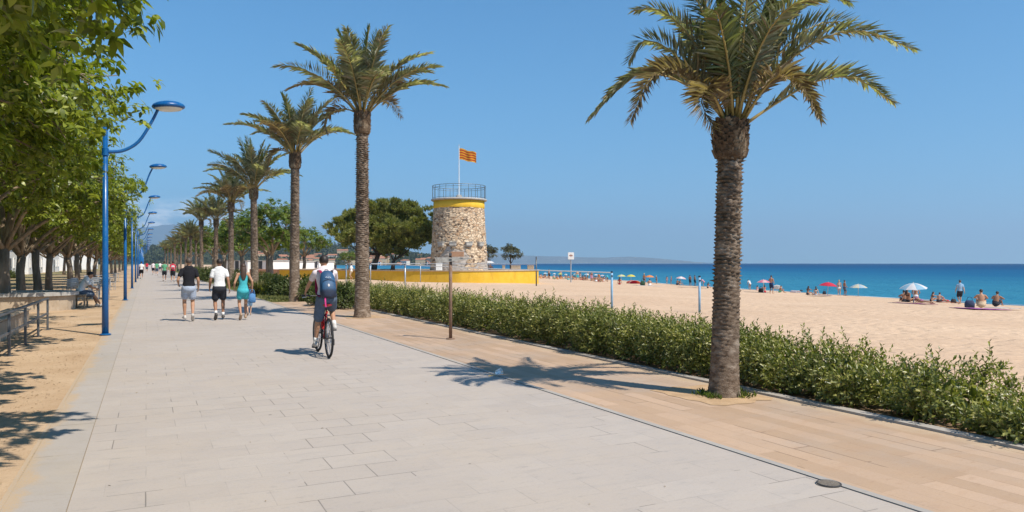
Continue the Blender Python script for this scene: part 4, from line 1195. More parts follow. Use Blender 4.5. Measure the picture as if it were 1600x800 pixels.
# ---- blue lamps
def lamp(i, loc, h_pole, h_head, label, r=.062):
    t = thing('street_lamp', label, 'street lamp', loc, ROT, 'blue lamps beside the promenade')
    b = MB(); b.tube([(0, 0, 0), (0, 0, 1.2), (0, 0, h_pole)], [r * 1.12, r, r * .8], 16); b.tube([(0, 0, h_pole - .005), (0, 0, h_pole + .06)], [r * .82, r * .45], 16)
    b.build('pole', M_blue, t, smooth='auto')
    b = MB(); b.lathe([(r * 1.13, .012), (r * 1.9, .012), (r * 1.95, .03), (r * 1.2, .045)], 16); b.build('base_plate', M_blue, t)
    b = MB(); b.tube([(0, 0, h_pole - .64), (0, 0, h_pole - .48)], [r * 1.15, r * 1.15], 16); b.build('collar', M_blue, t)
    za = h_pole - .56; top = h_head - .06
    pts = spline([(0, 0, za), (.34, 0, za + .05), (.66, 0, za + .28), (.92, 0, top - .32), (1.06, 0, top)], 18)
    b = MB(); b.tube([Vector(p) for p in pts], [lerp(.040, .032, k / 18) for k in range(19)], 10); b.build('arm', M_blue, t, smooth=True)
    b = MB(); hd = Matrix.Rotation(R(-3), 4, 'Y')
    prof = [(.012, .125), (.12, .118), (.22, .092), (.29, .05), (.315, .005), (.30, -.03), (.27, -.045)]
    b.lathe(prof, 28, sx=1.12); 
    head = b.build('head', M_blue, t, smooth=True); head.location = (1.27, 0, h_head); head.rotation_euler = (0, R(-4), 0)
    b = MB(); b.lathe([(.268, -.046), (.24, -.075), (.12, -.098), (.004, -.10)], 24, sx=1.1); ln = b.build('lens', M_lens, head, smooth=True)
    b = MB(); b.tube([(-.24, 0, -.06), (-.16, 0, .02)], [.045, .06], 10); b.build('bracket', M_blue, head)
    return t
LV = [18.7]
lp = W(-.82, 18.6)
l0 = lamp(0, lp, 4.62, 5.18, 'blue street lamp nearest the camera, its pole beside the leafy branches')
l1 = lamp(1, W(-.82, 35.6), 5.0, 5.80, 'second blue street lamp, seen just right of the nearest lamp pole')
for i in range(2, 15):
    v = 35.6 + (i - 1) * 16.6
    dup(l1, W(-.82, v), ROT, ORD[i] + ' blue street lamp along the line of trees' if i < 5 else 'distant blue street lamp in the closely packed far row', 'blue lamps beside the promenade')

# ---- railing, walls, bench under the trees
def railing():
    t = thing('railing', 'grey steel handrail along the sand path under the trees', 'railing', W(-2.12, 0), ROT)
    vs = [9.4, 11.3, 13.2, 15.2, 17.1, 19.0, 20.7]
    for v in vs:
        b = MB(); b.box((0, v, .36), (.045, .045, .76), bev=.006); b.box((0, v, .006), (.12, .12, .014)); b.build('post', M_steel, t)
    b = MB(); b.box((0, 15.0, .755), (.06, 11.5, .04), bev=.008); b.build('top_rail', M_steel, t)
    b = MB(); b.box((.0, 15.0, .40), (.028, 11.3, .05), bev=.006); b.build('mid_rail', M_steel, t)
railing()
b = MB(); b.box((0, 0, .2), (.42, 13.5, .44), bev=.03); b.box((0, 0, .445), (.5, 13.6, .06), bev=.02)
o = b.build('low_wall', M_tanwall, loc=W(-2.85, 15.2), rz=ROT); tag(o, 'low tan rendered wall right behind the steel railing', 'wall')
# concrete planter wall curving round the trees
t = thing('planter_wall', 'rounded concrete planter wall between the railing and the bench', 'wall', W(-4.6, 31.2), ROT)
def planter(z0, z1, w, off):
    b = MB(); pts = []
    for i in range(13): a = R(-90) + PI * i / 12; pts.append(Vector((.95 + 1.25 * math.cos(a), -1.3 + 1.25 * math.sin(a) * 1.0, 0)))
    pts = [Vector((-4.5, -2.55, 0))] + pts + [Vector((-4.5, -.05, 0))]
    n = len(pts); L = []
    for sgn in (1, -1):
        for i in range(n):
            d = (pts[min(i + 1, n - 1)] - pts[max(i - 1, 0)]).normalized(); L.append(pts[i] + Vector((d.y, -d.x, 0)) * (w / 2 * sgn + off))
    A, B_ = L[:n], L[n:]
    rings = [[p + Vector((0, 0, z0)) for p in A], [p + Vector((0, 0, z1)) for p in A], [p + Vector((0, 0, z1)) for p in B_], [p + Vector((0, 0, z0)) for p in B_]]
    for k in range(3): b.add(rings[k] + rings[k + 1], [(i, i + 1, n + i + 1, n + i) for i in range(n - 1)])
    for e in (0, n - 1): b.add([r[e] for r in rings], [(0, 1, 2, 3)])
    return b
planter(-.02, .50, .34, 0).build('wall', M_tanwall, t); planter(.502, .62, .5, .03).build('coping', M_conc, t)
# bench
def bench(label, loc, rz, group=None):
    t = thing('bench', label, 'bench', loc, rz, group)
    b = MB()
    for i in range(4): b.box((0, -.165 + .11 * i, .45), (1.5, .09, .035), bev=.006)
    b.build('seat', M_wood, t)
    for sx in (-.68, .68):
        for sy in (-.17, .17):
            b = MB(); b.box((sx, sy, .215), (.06, .06, .432), bev=.006); b.build('leg', M_wood, t)
    b = MB(); b.box((0, 0, .12), (1.3, .04, .05)); b.box((-.68, 0, .40), (.05, .30, .05)); b.box((.68, 0, .40), (.05, .30, .05)); b.build('stretcher', M_wood, t)
    return t
BENCH = W(-2.15, 30.9)
bn = bench('pale wooden bench under the seated man in the white shirt', BENCH, ROT + R(90), 'benches under the trees')
# metal café tables and chairs beyond the bench
def table_set():
    t = thing('metal_table', 'grey metal table on the sand beyond the seated man', 'table', W(-2.3, 37.5), ROT, 'tables under the trees')
    b = MB(); b.box((0, 0, .72), (.9, .9, .03), bev=.008); b.build('table_top', M_galv, t)
    for sx in (-.4, .4):
        for sy in (-.4, .4):
            b = MB(); b.tube([(sx, sy, 0), (sx * .9, sy * .9, .71)], .018, 6); b.build('leg', M_galv, t)
    c = thing('metal_chair', 'grey slatted metal chair on the sand nearest the seated man', 'chair', W(-2.35, 36.3), ROT + 1.2, 'chairs under the trees')
    b = MB()
    for i in range(5): b.box((0, -.18 + .09 * i, .45), (.44, .07, .02))
    b.build('seat', M_galv, c)
    b = MB()
    for i in range(4): b.box((0, -.23, .58 + .09 * i), (.44, .02, .06))
    for sx in (-.2, .2): b.tube([(sx, -.22, .44), (sx, -.25, .9)], .014, 6)
    b.build('backrest', M_galv, c)
    for sx in (-.2, .2):
        for sy in (-.2, .2):
            b = MB(); b.tube([(sx, sy, 0), (sx * .95, sy * .95, .44)], .014, 6); b.build('leg', M_galv, c)
    for i, (du, v, s) in enumerate([(-2.9, 41.5, 0), (-2.4, 49.5, .4), (-2.8, 60, .1), (-2.6, 71, .3)]):
        dup(t, W(du, v), ROT + s, 'metal table farther along under the trees', 'tables under the trees')
    for i, (du, v, s) in enumerate([(-1.75, 37.6, 2.9), (-3.0, 38.4, .2), (-2.3, 42.2, 3.1), (-3.3, 40.9, 1), (-1.9, 49.8, 1.8), (-2.9, 48.9, 4), (-2.3, 60.6, 2), (-3.2, 59.5, 5)]):
        dup(c, W(du, v), ROT + s, 'metal chair beside a table farther along under the trees', 'chairs under the trees')
table_set()
dup(bn, W(-2.5, 45.3), ROT + R(90), 'empty wooden bench beyond the metal tables', 'benches under the trees')
dup(bn, W(-2.5, 56), ROT + R(90), 'farther empty wooden bench under the trees', 'benches under the trees')

# ---- white houses behind the trees on the left
M_red = mottled('red_door', (.42, .02, .025), (.50, .035, .03), 4, .5)
M_tile = conc_mat('roof_tile', (.34, .15, .08), (.42, .20, .11), (.25, .10, .06), 3)
M_cream = mottled('cream_wall', (.66, .60, .50), (.72, .67, .57), 2, .8)
def house(label, loc, rz, w, d, h, wall_m, door_m, nwin, group, roof='flat', awn=None):
    t = thing('house', label, 'house', loc, rz, group)
    b = MB(); b.box((0, 0, h / 2), (w, d, h)); b.build('wall', wall_m, t)
    b = MB()
    if roof == 'flat': b.box((0, 0, h + .08), (w + .3, d + .3, .16))
    else:
        e = .3; b.add([(-w / 2 - e, -d / 2 - e, h), (w / 2 + e, -d / 2 - e, h), (w / 2 + e, d / 2 + e, h), (-w / 2 - e, d / 2 + e, h), (-w / 2 - e, 0, h + 1.2), (w / 2 + e, 0, h + 1.2)], [(0, 1, 5, 4), (2, 3, 4, 5), (0, 4, 3), (1, 2, 5), (3, 2, 1, 0)])
    b.build('roof', M_tile if roof != 'flat' else M_conc, t)
    n = nwin + 1
    for i in range(n):
        x = -w / 2 + w * (i + .5) / n
        if i == n // 2:
            b = MB(); b.box((x, -d / 2 - .02, 1.1), (1.1, .08, 2.2)); dd = b.build('door', door_m, t)
            b = MB(); b.box((x + .42, -d / 2 - .08, 1.05), (.05, .06, .16)); b.build('handle', M_steel, dd)
        else:
            b = MB(); b.box((x, -d / 2 - .02, 1.6), (1.0, .06, 1.2)); ww = b.build('window', M_dark, t)
            b = MB()
            for sx in (-.53, .53): b.box((x + sx, -d / 2 - .045, 1.6), (.07, .1, 1.34))
            for sz in (-.63, .63): b.box((x, -d / 2 - .045, 1.6 + sz), (.99, .1, .07))
            b.box((x, -d / 2 - .06, 1.6), (.05, .05, 1.18)); b.build('frame', M_white, ww)
    if awn:
        b = MB(); b.add([(-w * .45, -d / 2, 2.7), (w * .45, -d / 2, 2.7), (w * .45, -d / 2 - 1.5, 2.3), (-w * .45, -d / 2 - 1.5, 2.3), (-w * .45, -d / 2 - 1.5, 2.1), (w * .45, -d / 2 - 1.5, 2.1)], [(0, 1, 2, 3), (3, 2, 5, 4)]); b.build('awning', awn, t)
    return t
# fronts face the promenade
GH = 'white houses behind the trees'
FACE = ROT + R(90)
for i, (v, u, w, h, dm, roof, lab) in enumerate([(44, -17.5, 12, 3.5, M_dark, 'flat', 'long white house behind the first tree trunks at the left edge'), (58, -17.5, 11, 3.7, M_steel, 'tile', 'white house with grey door between the tree trunks'),
        (76, -16.0, 13, 3.8, M_red, 'tile', 'white house with a bright red door behind the trees'), (93, -15.5, 14, 3.6, M_dark, 'flat', 'white house beyond the one with the red door'), (112, -15.5, 14, 3.9, M_steel, 'tile', 'distant white house behind the thick row of trunks'), (132, -15, 16, 3.6, M_dark, 'flat', 'distant white house behind the thick row of trunks'), (156, -15, 18, 3.8, M_dark, 'tile', 'distant white house behind the thick row of trunks'), (184, -14, 20, 3.8, M_dark, 'flat', 'distant white house behind the thick row of trunks'), (220, -12, 24, 4, M_dark, 'tile', 'distant white house behind the thick row of trunks')]):
    house(lab, W(u - 3, v), FACE, w, 6, h, M_white, dm, 4, GH, roof)
# shrubs along the foot of the houses
for i in range(7):
    dup(s0, W(-12.8 - (i % 3) * .5, 40 + i * 8.5), i, 'low shrub by the white houses behind the tree trunks', 'shrubs by the houses', .9)

# ---- beach bars right of the promenade
M_terracotta = mottled('terracotta', (.42, .21, .12), (.50, .27, .16), 2, .85)
for i, (px, py, w, h, lab) in enumerate([(462, 424.6, 7.0, 2.7, 'white beach kiosk with flat roof left of the third palm trunk'), (425, 425, 8, 2.6, 'white beach kiosk behind the bright green leafy tree'), (381, 425, 9, 2.7, 'white beach kiosk behind the woman in turquoise'), (345, 424.5, 9, 2.7, 'white beach kiosk behind the white shirted walker')]):
    p = at(px, py); p = W(UV(p.x, p.y)[0] + 4, UV(p.x, p.y)[1])
    house(lab, Vector((p.x, p.y, ground_z(p.x, p.y) - .1)), ROT + R(-62), w, 4, h - .5, M_white, M_dark, 3, 'white beach kiosks', 'flat')
# low terracotta wall in front of the kiosks
p = at(437, 430); b = MB(); b.box((0, 0, .3), (13, .35, 1.1), bev=.03); o = b.build('garden_wall', M_terracotta, loc=p, rz=ROT + R(-60)); tag(o, 'low terracotta wall left of the yellow terrace wall', 'wall')
# blue windbreak panels at the far beach
M_tarp = mottled('blue_tarp', (.06, .22, .42), (.14, .34, .52), 1.3, .7)
for i, (px, lab) in enumerate([(474, 'blue windbreak panel left of the cyclist head, first from the palm trunk'), (484, 'blue windbreak panel, middle one of the row left of the cyclist head'), (494, 'blue windbreak panel right beside the cyclist head')]):
    p = at(px, 421.5); t = thing('windbreak', lab, 'windbreak', p, R(6), 'blue windbreak panels')
    b = MB()
    for k in range(12): x0, x1 = -.95 + k * .1583, -.95 + (k + 1) * .1583; b.add([(x0, .03 * math.sin(k * 1.4), .1), (x1, .03 * math.sin(k * 1.4 + 1.4), .1), (x1, .03 * math.sin(k * 1.4 + 1.4), 1.55), (x0, .03 * math.sin(k * 1.4), 1.55)], [(0, 1, 2, 3)])
    q = b.build('panel', M_tarp, t); so = q.modifiers.new('thick', 'SOLIDIFY'); so.thickness = .012
    for sx in (-.97, .97):
        b = MB(); b.tube([(sx, 0, -.1), (sx, 0, 1.75)], .03, 6); b.build('post', M_galv, t)

# ---- post with boards seen nearly edge on
def sign_post():
    p = at(704, 530)
    t = thing('signpost', 'rusty signpost with two weathered boards, standing in the tan paving before the hedge', 'signpost', p)
    m = conc_mat('rusty_steel', (.20, .125, .085), (.27, .18, .13), (.15, .09, .06), 9)
    b = MB(); b.tube([(0, 0, 0), (0, 0, 1.80)], .035, 12); b.tube([(0, 0, 1.798), (0, 0, 1.815)], [.037, .02], 12); b.build('post', m, t, smooth='auto')
    b = MB(); b.lathe([(.001, .024), (.09, .022), (.095, .004)], 16); b.build('base_plate', m, t)
    b = MB(); b.box((.15, -.062, 1.785), (.27, .02, .105), bev=.004, M=Matrix.Rotation(R(-6), 3, 'Z')); b.build('board', conc_mat('faded_board', (.42, .23, .14), (.50, .29, .18), (.36, .2, .12), 12), t)
    b = MB()
    Mx = Matrix.Rotation(R(4), 3, 'Z')
    pts = [(-.33, -.07, 1.72), (-.28, -.07, 1.60), (-.05, -.07, 1.62), (.20, -.07, 1.665), (.44, -.07, 1.69), (.46, -.07, 1.71), (.05, -.07, 1.715)]
    pts = [(x * 1.02, y + .04 * x, z) for x, y, z in pts]; k = len(pts)
    b.add(pts + [(x, y + .022, z) for x, y, z in pts], [tuple(range(k)), tuple(range(2 * k - 1, k - 1, -1))] + [(i, k + i, k + (i + 1) % k, (i + 1) % k) for i in range(k)])
    b.build('arrow_board', M_conc, t)
    b = MB(); b.lathe([(.036, 1.655), (.05, 1.655), (.05, 1.69), (.036, 1.69)], 12); b.box((0, -.05, 1.67), (.06, .05, .04)); b.box((0, -.045, 1.78), (.06, .04, .05)); b.build('clamp', M_steel, t)
sign_post()

# ---- posts and net lines on the beach
def beach_post(px, py_top, Z, label, r, m, group, h=None, foot=None):
    X = (px - 800) / FOC * Z; zt = CAM_H - (py_top - 411) / FOC * Z; zg = ground_z(X, Z)
    t = thing('net_post', label, 'post', (X, Z, zg), 0, group)
    H = zt - zg
    b = MB(); b.tube([(0, 0, -.1), (0, 0, H)], r, 10); b.build('pole', m, t, smooth='auto')
    b = MB(); b.tube([(0, 0, H - .002), (0, 0, H + .05)], [r * 1.15, r * .9], 10); b.box((0, -r, H - .12), (r * 1.4, r, .05)); b.build('cap', M_dark, t)
    return Vector((X, Z, zt))
M_bluepole = mottled('pale_blue_paint', (.16, .34, .52), (.30, .46, .60), 6, .5)
GN = 'posts standing on the beach'
q1 = beach_post(956, 426, 27, 'pale blue post on the sand behind the middle of the hedge', .042, M_bluepole, GN)
q2 = beach_post(1093, 433, 26, 'pale blue post on the sand just left of the big palm trunk', .042, M_bluepole, GN)
q3 = beach_post(633, 414, 46, 'grey metal post on the sand between the second palm and the signpost', .05, M_galv, GN)
q4 = beach_post(541, 412, 50, 'grey metal post right of the cyclist', .05, M_galv, GN)
q5 = beach_post(838, 402, 66, 'dark post at the right end of the yellow terrace wall', .06, M_steel, GN)
q6 = beach_post(579, 412, 62, 'slim grey post before the yellow wall, right of the second palm trunk', .04, M_galv, GN)
q7 = beach_post(657, 412, 66, 'thin grey post before the yellow terrace wall', .035, M_galv, GN)
b = MB(); b.tube([q3, (q3 + q1) / 2 - Vector((0, 0, .03)), q1], .02, 5, cap=False); o = b.build('net_line', M_white); tag(o, 'white net line strung across the sand to the pale blue post', 'line')
b = MB(); b.tube([q4, q3], .018, 5, cap=False); o = b.build('net_line', M_galv); tag(o, 'thin grey line between the two metal posts behind the cyclist', 'line')
b = MB(); b.tube([q6, q7], .03, 5, cap=False); b.tube([q7, q5 - Vector((0, 0, .62))], .03, 5, cap=False); o = b.build('fence_rail', M_galv); tag(o, 'thin grey rail along the front of the yellow terrace', 'rail')
# stone seats and a white bin on the terrace
for i, (px, Z, w, lab) in enumerate([(806, 84, 1.1, 'pale stone seat on the terrace, right of the small tree'), (829, 84, .75, 'pale stone seat at the right end of the terrace'), (787, 84, .32, 'narrow stone block on the terrace, left of the small tree')]):
    b = MB(); b.box((0, 0, .24), (w, .5, .5), bev=.03); b.box((0, 0, .5), (w + .06, .56, .06), bev=.02); o = b.build('stone_block', M_tanwall, loc=((px - 800) / FOC * Z, Z, TZ)); tag(o, lab, 'seat', 'stone seats on the terrace')
b = MB(); b.box((0, 0, .36), (.62, .5, .72), bev=.03); b.box((0, 0, .74), (.68, .56, .06), bev=.02); o = b.build('white_box', M_white, loc=((686 - 800) / FOC * 75.5, 75.5, TZ)); tag(o, 'white box standing at the foot of the tower', 'box')
# white notice board
def notice():
    p = at(892, 441); Z = p.y; k = Z / FOC
    t = thing('notice_board', 'white notice board on a tall grey post, out on the beach', 'sign', p)
    H = CAM_H + (411 - 394) * k - p.z
    b = MB(); b.tube([(0, 0, -.1), (0, 0, H)], 1.0 * k, 8); b.build('post', M_galv, t)
    zc = CAM_H + (411 - 400) * k - p.z; w, h = 9.4 * k, 11 * k
    b = MB(); b.box((0, -1.3 * k, zc), (w, .06, h), bev=.02); b.build('panel', M_white, t)
    b = MB(); y = -1.3 * k - .034
    c = .9 * k                                                     # a small cross shaped mark
    b.box((0, y, zc + .7 * k), (c, .006, 5 * k)); b.box((-1.6 * k, y, zc + .6 * k), (2.2 * k, .006, 1.6 * k)); b.box((1.6 * k, y, zc + .6 * k), (2.2 * k, .006, 1.6 * k))
    b.build('emblem', mat('emblem_brown', (.30, .12, .07), .6), t)
notice()
# manhole cover on the joint of the two pavements
t = thing('manhole_cover', 'round iron manhole cover on the kerb line at lower right', 'manhole cover', at(1295, 757) + Vector((0, 0, .009)), ROT); t.scale = (.52, .52, .3)
m = conc_mat('worn_iron', (.15, .125, .10), (.21, .18, .145), (.10, .08, .065), 20)
b = MB(); b.lathe([(0, .008), (.135, .008), (.14, .006)], 28)
for i in range(7): b.box((0, -.11 + .0367 * i, .010), (2 * math.sqrt(max(.0004, .13 ** 2 - (-.11 + .0367 * i) ** 2)), .012, .006))
b.build('lid', m, t)
b = MB(); b.lathe([(.143, .010), (.165, .010), (.168, .0)], 28); b.build('rim', mat('iron_rim', (.05, .045, .04), .7), t)
# a crushed clear cup left on the kerb line
p = at(778, 588)
t = thing('plastic_cup', 'crushed clear plastic cup with yellow straw lying on the kerb line', 'cup', p + Vector((0, 0, .002)), .6)
M_clear = mat('clear_plastic', (.78, .82, .82), .15); M_clear.node_tree.nodes['Principled BSDF'].inputs['Transmission Weight'].default_value = .55
b = MB(); M = Matrix.Rotation(R(74), 4, 'Y'); bb = MB(); bb.lathe([(.001, 0), (.030, 0), (.034, .04), (.042, .10), (.044, .102), (.042, .104)], 14)
b.add([M @ Vector(v) + Vector((-.04, 0, .044 + .004 * math.sin(v[1] * 90))) for v in bb.v], bb.f); b.build('body', M_clear, t, smooth=True)
b = MB(); b.tube([(.03, .0, .03), (-.05, .05, .012), (-.12, .06, .006)], .004, 6); b.build('straw', mat('yellow_straw', (.75, .48, .05), .5), t)

# ---- houses of the far town on the hill
def town():
    rg = random.Random(9); M_w = [M_white, M_cream, M_terracotta, mottled('ochre_wall', (.50, .36, .20), (.56, .42, .25), 1, .8)]
    kinds = []
    for k in range(4):
        t = thing('town_house', 'far small house on the wooded hill across the bay', 'house', (0, 0, 0), 0, 'far houses across the bay')
        w, d, h = ((9, 8, 6), (12, 8, 8), (7, 7, 5), (16, 9, 10))[k]
        b = MB(); b.box((0, 0, h / 2), (w, d, h)); b.build('wall', M_w[k], t)
        b = MB(); e = .4; b.add([(-w / 2 - e, -d / 2 - e, h), (w / 2 + e, -d / 2 - e, h), (w / 2 + e, d / 2 + e, h), (-w / 2 - e, d / 2 + e, h), (-w / 2 - e, 0, h + 2), (w / 2 + e, 0, h + 2)], [(0, 1, 5, 4), (2, 3, 4, 5), (0, 4, 3), (1, 2, 5), (3, 2, 1, 0)]); b.build('roof', M_tile, t)
        b = MB()
        for i in range(3):
            for j in range(2 if h > 5.5 else 1): b.box((-w / 3 + i * w / 3, -d / 2 - .03, 1.8 + 3 * j), (1.1, .1, 1.3))
        b.build('window', M_dark, t)
        kinds.append(t)
    n = 0
    for i in range(150):
        px = rg.uniform(400, 700); q = rg.uniform(.0, 1) ** 1.6
        if px < 420 and rg.random() < .6: continue
        Z = 1500 - 260 * (1 - q * .8); X = (px - 800) / FOC * Z
        hit = sc.ray_cast(bpy.context.evaluated_depsgraph_get(), Vector((X, Z, 400)), Vector((0, 0, -1))) if False else None
        # height of the slope at this place
        qq = (Z - 1500) / 260
        h = ridge_z(TOWN, (X / 1500 * FOC) + 800, 1500) + 3
        z = -3 + max(h, 0) * (1 - abs(qq)) ** .85
        if z < -1.5: z = -1.6
        loc = Vector((X, Z, z - 2.0)); k = rg.randrange(4)
        if n < 4: kinds[n].location = loc; kinds[n].rotation_euler[2] = rg.uniform(-.6, .6)
        else: dup(kinds[k], loc, rg.uniform(-.6, .6), None, None, rg.uniform(.8, 1.3))
        n += 1
        if n > 84: break
    # wooded slope between them
    rs = np.random.RandomState(3); P = []
    for i in range(5200):
        px = rs.uniform(60, 715); Z = 1500 - 260 * rs.uniform(.02, .97); X = (px - 800) / FOC * Z
        h = ridge_z(TOWN, X / 1500 * FOC + 800, 1500) + 3; z = -3 + max(h, 0) * (1 - abs((Z - 1500) / 260)) ** .85
        if z < -1: continue
        r = rs.uniform(2.5, 5.5)
        for _ in range(7):
            d = rand_dirs(1, rs)[0]; d[2] = abs(d[2]); P.append((X + d[0] * r, Z + d[1] * r, z + r * .5 + d[2] * r * .9, r))
    P = np.array(P); n = len(P)
    V, F = leaf_arrays(P[:, :3] - np.array([0, 0, 1.0]), rand_dirs(n, rs) * .6 + np.array([0, 0, .8]), rand_dirs(n, rs), P[:, 3] * .9, P[:, 3] * .75, .1, False)
    tag(link('woods', np_mesh('woods', V, F), leaf_mat('far_woods', (.03, .045, .015), (.055, .07, .022), (.09, .10, .035), .15, .7)), kind='stuff')
town()
# ================================================================== PEOPLE
def skin_mat(name, c):
    m = mat(name, c, .55, 0, .35); t = NT(m)
    t.col(t.mix(t.ramp(t.noise(14, 3), .35, .7), c, tuple(q * .88 for q in c)))
    t.b.inputs['Subsurface Weight'].default_value = .06; t.b.inputs['Subsurface Radius'].default_value = (.02, .008, .004)
    return m
def cloth_mat(name, c, k=.8, s=26):
    m = mat(name, c, .85, 0, .15); t = NT(m)
    t.col(t.mix(t.ramp(t.noise(s, 4, .6), .35, .7), c, tuple(q * k for q in c)))
    t.bump(t.noise(11, 3, .5, dist=.8), .18, .02)
    return m
SKIN = [skin_mat('skin_tan', (.44, .235, .14)), skin_mat('skin_light', (.54, .32, .21)), skin_mat('skin_brown', (.33, .165, .095))]
M_hair = mat('dark_hair', (.022, .014, .010), .55); M_hair2 = mat('brown_hair', (.06, .032, .018), .5); M_hair3 = mat('grey_hair', (.075, .055, .042), .6); M_hair4 = mat('blond_hair', (.42, .30, .15), .6)
M_eye = mat('eye', (.03, .02, .015), .2); M_lip = mat('lips', (.36, .13, .10), .5)
def remeshed(mb, name, voxel, smooth_it=3):
    """one continuous surface out of overlapping closed shapes"""
    me = mb.mesh(name + '_raw'); o = bpy.data.objects.new('tmp', me); C.objects.link(o)
    r = o.modifiers.new('r', 'REMESH'); r.mode = 'VOXEL'; r.voxel_size = voxel; r.use_smooth_shade = True
    s = o.modifiers.new('s', 'SMOOTH'); s.factor = .5; s.iterations = smooth_it
    dg = bpy.context.evaluated_depsgraph_get()
    out = bpy.data.meshes.new_from_object(o.evaluated_get(dg)); out.name = name
    bpy.data.objects.remove(o); bpy.data.meshes.remove(me)
    return out
def ik(a, b, l1, l2, pole):
    """middle joint of a two bone limb from a to b that bends towards pole"""
    a, b, pole = Vector(a), Vector(b), Vector(pole); d = b - a; L = d.length
    if L > (l1 + l2) * .999: d *= (l1 + l2) * .999 / L; L = d.length; b = a + d
    x = (l1 * l1 - l2 * l2 + L * L) / (2 * L); h = math.sqrt(max(0, l1 * l1 - x * x))
    n = pole - d * (pole.dot(d) / d.dot(d)); n.normalize()
    return a + d.normalized() * x + n * h, b
def figure(name, label, H=1.75, female=False, hip=None, lean=0, twist=0, head=(0, 0), feet=None, hands=None, knees=None, elbows=None, toe=None,
           top=None, top_sleeve=.55, bottom=None, bottom_len=.75, shoes=None, skin=None, hair=None, hair_long=0, voxel=.011, fingers=True, build=1.0, suit=None, child=False, strap_top=False, face=True, curl=.6, bikini=None, group=None, cat='person', socks=None):
    """local frame: x to the person's right, y forward, z up; lengths follow the height H"""
    s = H / 1.75; root = thing(name, label, cat, group=group)
    skin = skin or SKIN[0]
    shw = (.172 if female else .196) * s * build; hpw = .090 * s
    P = Vector(hip) if hip else Vector((0, 0, .925 * s))
    up = Vector((0, math.sin(R(lean)), math.cos(R(lean)))); fw = Vector((0, math.cos(R(lean)), -math.sin(R(lean))))
    curve = R(lean) * .35                                           # the back rounds when leaning
    def spine(t):                                                     # 0 pelvis .. 1 neck base, length .53 H
        L = .545 * s; a = R(lean) - curve * .5 + curve * t
        q = Vector((0, 0, 0)); n = 8
        for i in range(n):
            if i / n >= t: break
            st = min(1 / n, t - i / n); aa = R(lean) - curve + 2 * curve * (i / n)
            q += Vector((0, math.sin(aa), math.cos(aa))) * L * st
        return P + q
    neck = spine(1.0); sh_c = spine(.90)
    tv = Vector((math.cos(R(twist)), math.sin(R(twist)), 0))
    hd = neck + (up * .9 + fw * (.12 if lean < 25 else .28)) .normalized() * .165 * s
    up_h = Vector((0, math.sin(R(lean * .35 + head[0])), math.cos(R(lean * .35 + head[0]))))
    yaw = R(head[1]); face_d = Vector((-math.sin(yaw), math.cos(yaw), 0)); face_d = (face_d - up_h * face_d.dot(up_h)).normalized(); right_h = face_d.cross(up_h)
    Mh = Matrix((right_h, face_d, up_h)).transposed().to_4x4()
    S = {k: sh_c + tv * shw * k * .94 - up * .012 * s for k in (-1, 1)}
    Hh = {k: P + Vector((hpw * k, 0, -.02 * s)) for k in (-1, 1)}
    thigh, shin, uarm, farm = .435 * s, .42 * s, .30 * s, .255 * s
    feet = feet or {-1: (-.10 * s, .0, .085 * s), 1: (.10 * s, 0, .085 * s)}
    hands = hands or {-1: (-.27 * s, .05, .80 * s), 1: (.27 * s, .05, .80 * s)}
    knees = knees or {-1: (-.1, 1, 0), 1: (.1, 1, 0)}; elbows = elbows or {-1: (-.5, -1, 0), 1: (.5, -1, 0)}
    toe = toe or {-1: (-.12, 1, 0), 1: (.12, 1, 0)}
    K, A, E, Wr = {}, {}, {}, {}
    for k in (-1, 1):
        K[k], A[k] = ik(Hh[k], feet[k], thigh, shin, knees[k]); E[k], Wr[k] = ik(S[k], hands[k], uarm, farm, elbows[k])
    f = .88 if female else 1.0; f *= build
    X = Vector((1, 0, 0))
    def torso(b, o=0.0, t0=-.16, t1=1.0, flare=0.0):
        o *= .75
        prof = [(-.16, .105, .095), (-.08, .150, .108), (.02, .166 if not female else .172, .118), (.14, .160 if not female else .162, .112), (.30, .142 if not female else .125, .100), (.46, .150 if not female else .132, .104), (.64, .168 if not female else .150, .116), (.80, .178 if not female else .155, .112), (.92, .150 if not female else .128, .090), (1.0, .085, .068)]
        pts, rr = [], []
        for t, rx, ry in prof:
            if t < t0 - 1e-6 or t > t1 + 1e-6: continue
            c = spine(t) if t >= 0 else P - up * (-t * .545 * s)
            e = flare * max(0, 1 - (t - t0) / .3)
            pts.append(c + fw * (.012 * s if .5 < t < .9 else 0)); rr.append(((rx * f + e) * s + o, (ry * f + e) * s + o))
        b.tube(pts, rr, 20, side=tv if t0 > .2 else X, round_=True)
        if female and t0 < .7 < t1:
            for k in (-1, 1): b.ball(spine(.68) + fw * .09 * s + X * k * .068 * s, (.062 * s + o, .058 * s + o, .062 * s + o), 10, 8)
        if t0 < -.1 and o > 0: b.ball(P - fw * .052 * s - up * .045 * s, (.172 * s * f + o, .094 * s * f + o, .112 * s * f + o), 18, 12)
        elif t0 < -.1:
            for k in (-1, 1): b.ball(P - fw * .055 * s + X * k * .07 * s - up * .05 * s, (.070 * s * f, .064 * s * f, .080 * s * f), 12, 8)   # seat
    def arm(b, k, o=0.0, t1=1.0, only_upper=None):
        a, e, w = S[k], E[k], Wr[k]
        if only_upper is None:
            pts = [a, a.lerp(e, .35), a.lerp(e, .8), e, e.lerp(w, .3), e.lerp(w, .75), w]; rr = [.056, .050, .043, .040, .042, .033, .027]
            b.tube(pts, [r * s * f + o for r in rr], 12, round_=True)
        else:
            n = 4; b.tube([a.lerp(e, only_upper * i / n) for i in range(n + 1)], [(lerp(.054, .051, i / n)) * s * f + o * .7 + .006 * i / n for i in range(n + 1)], 14, round_=True)
        b.ball(a, .054 * s * f + o * .7, 12, 8)
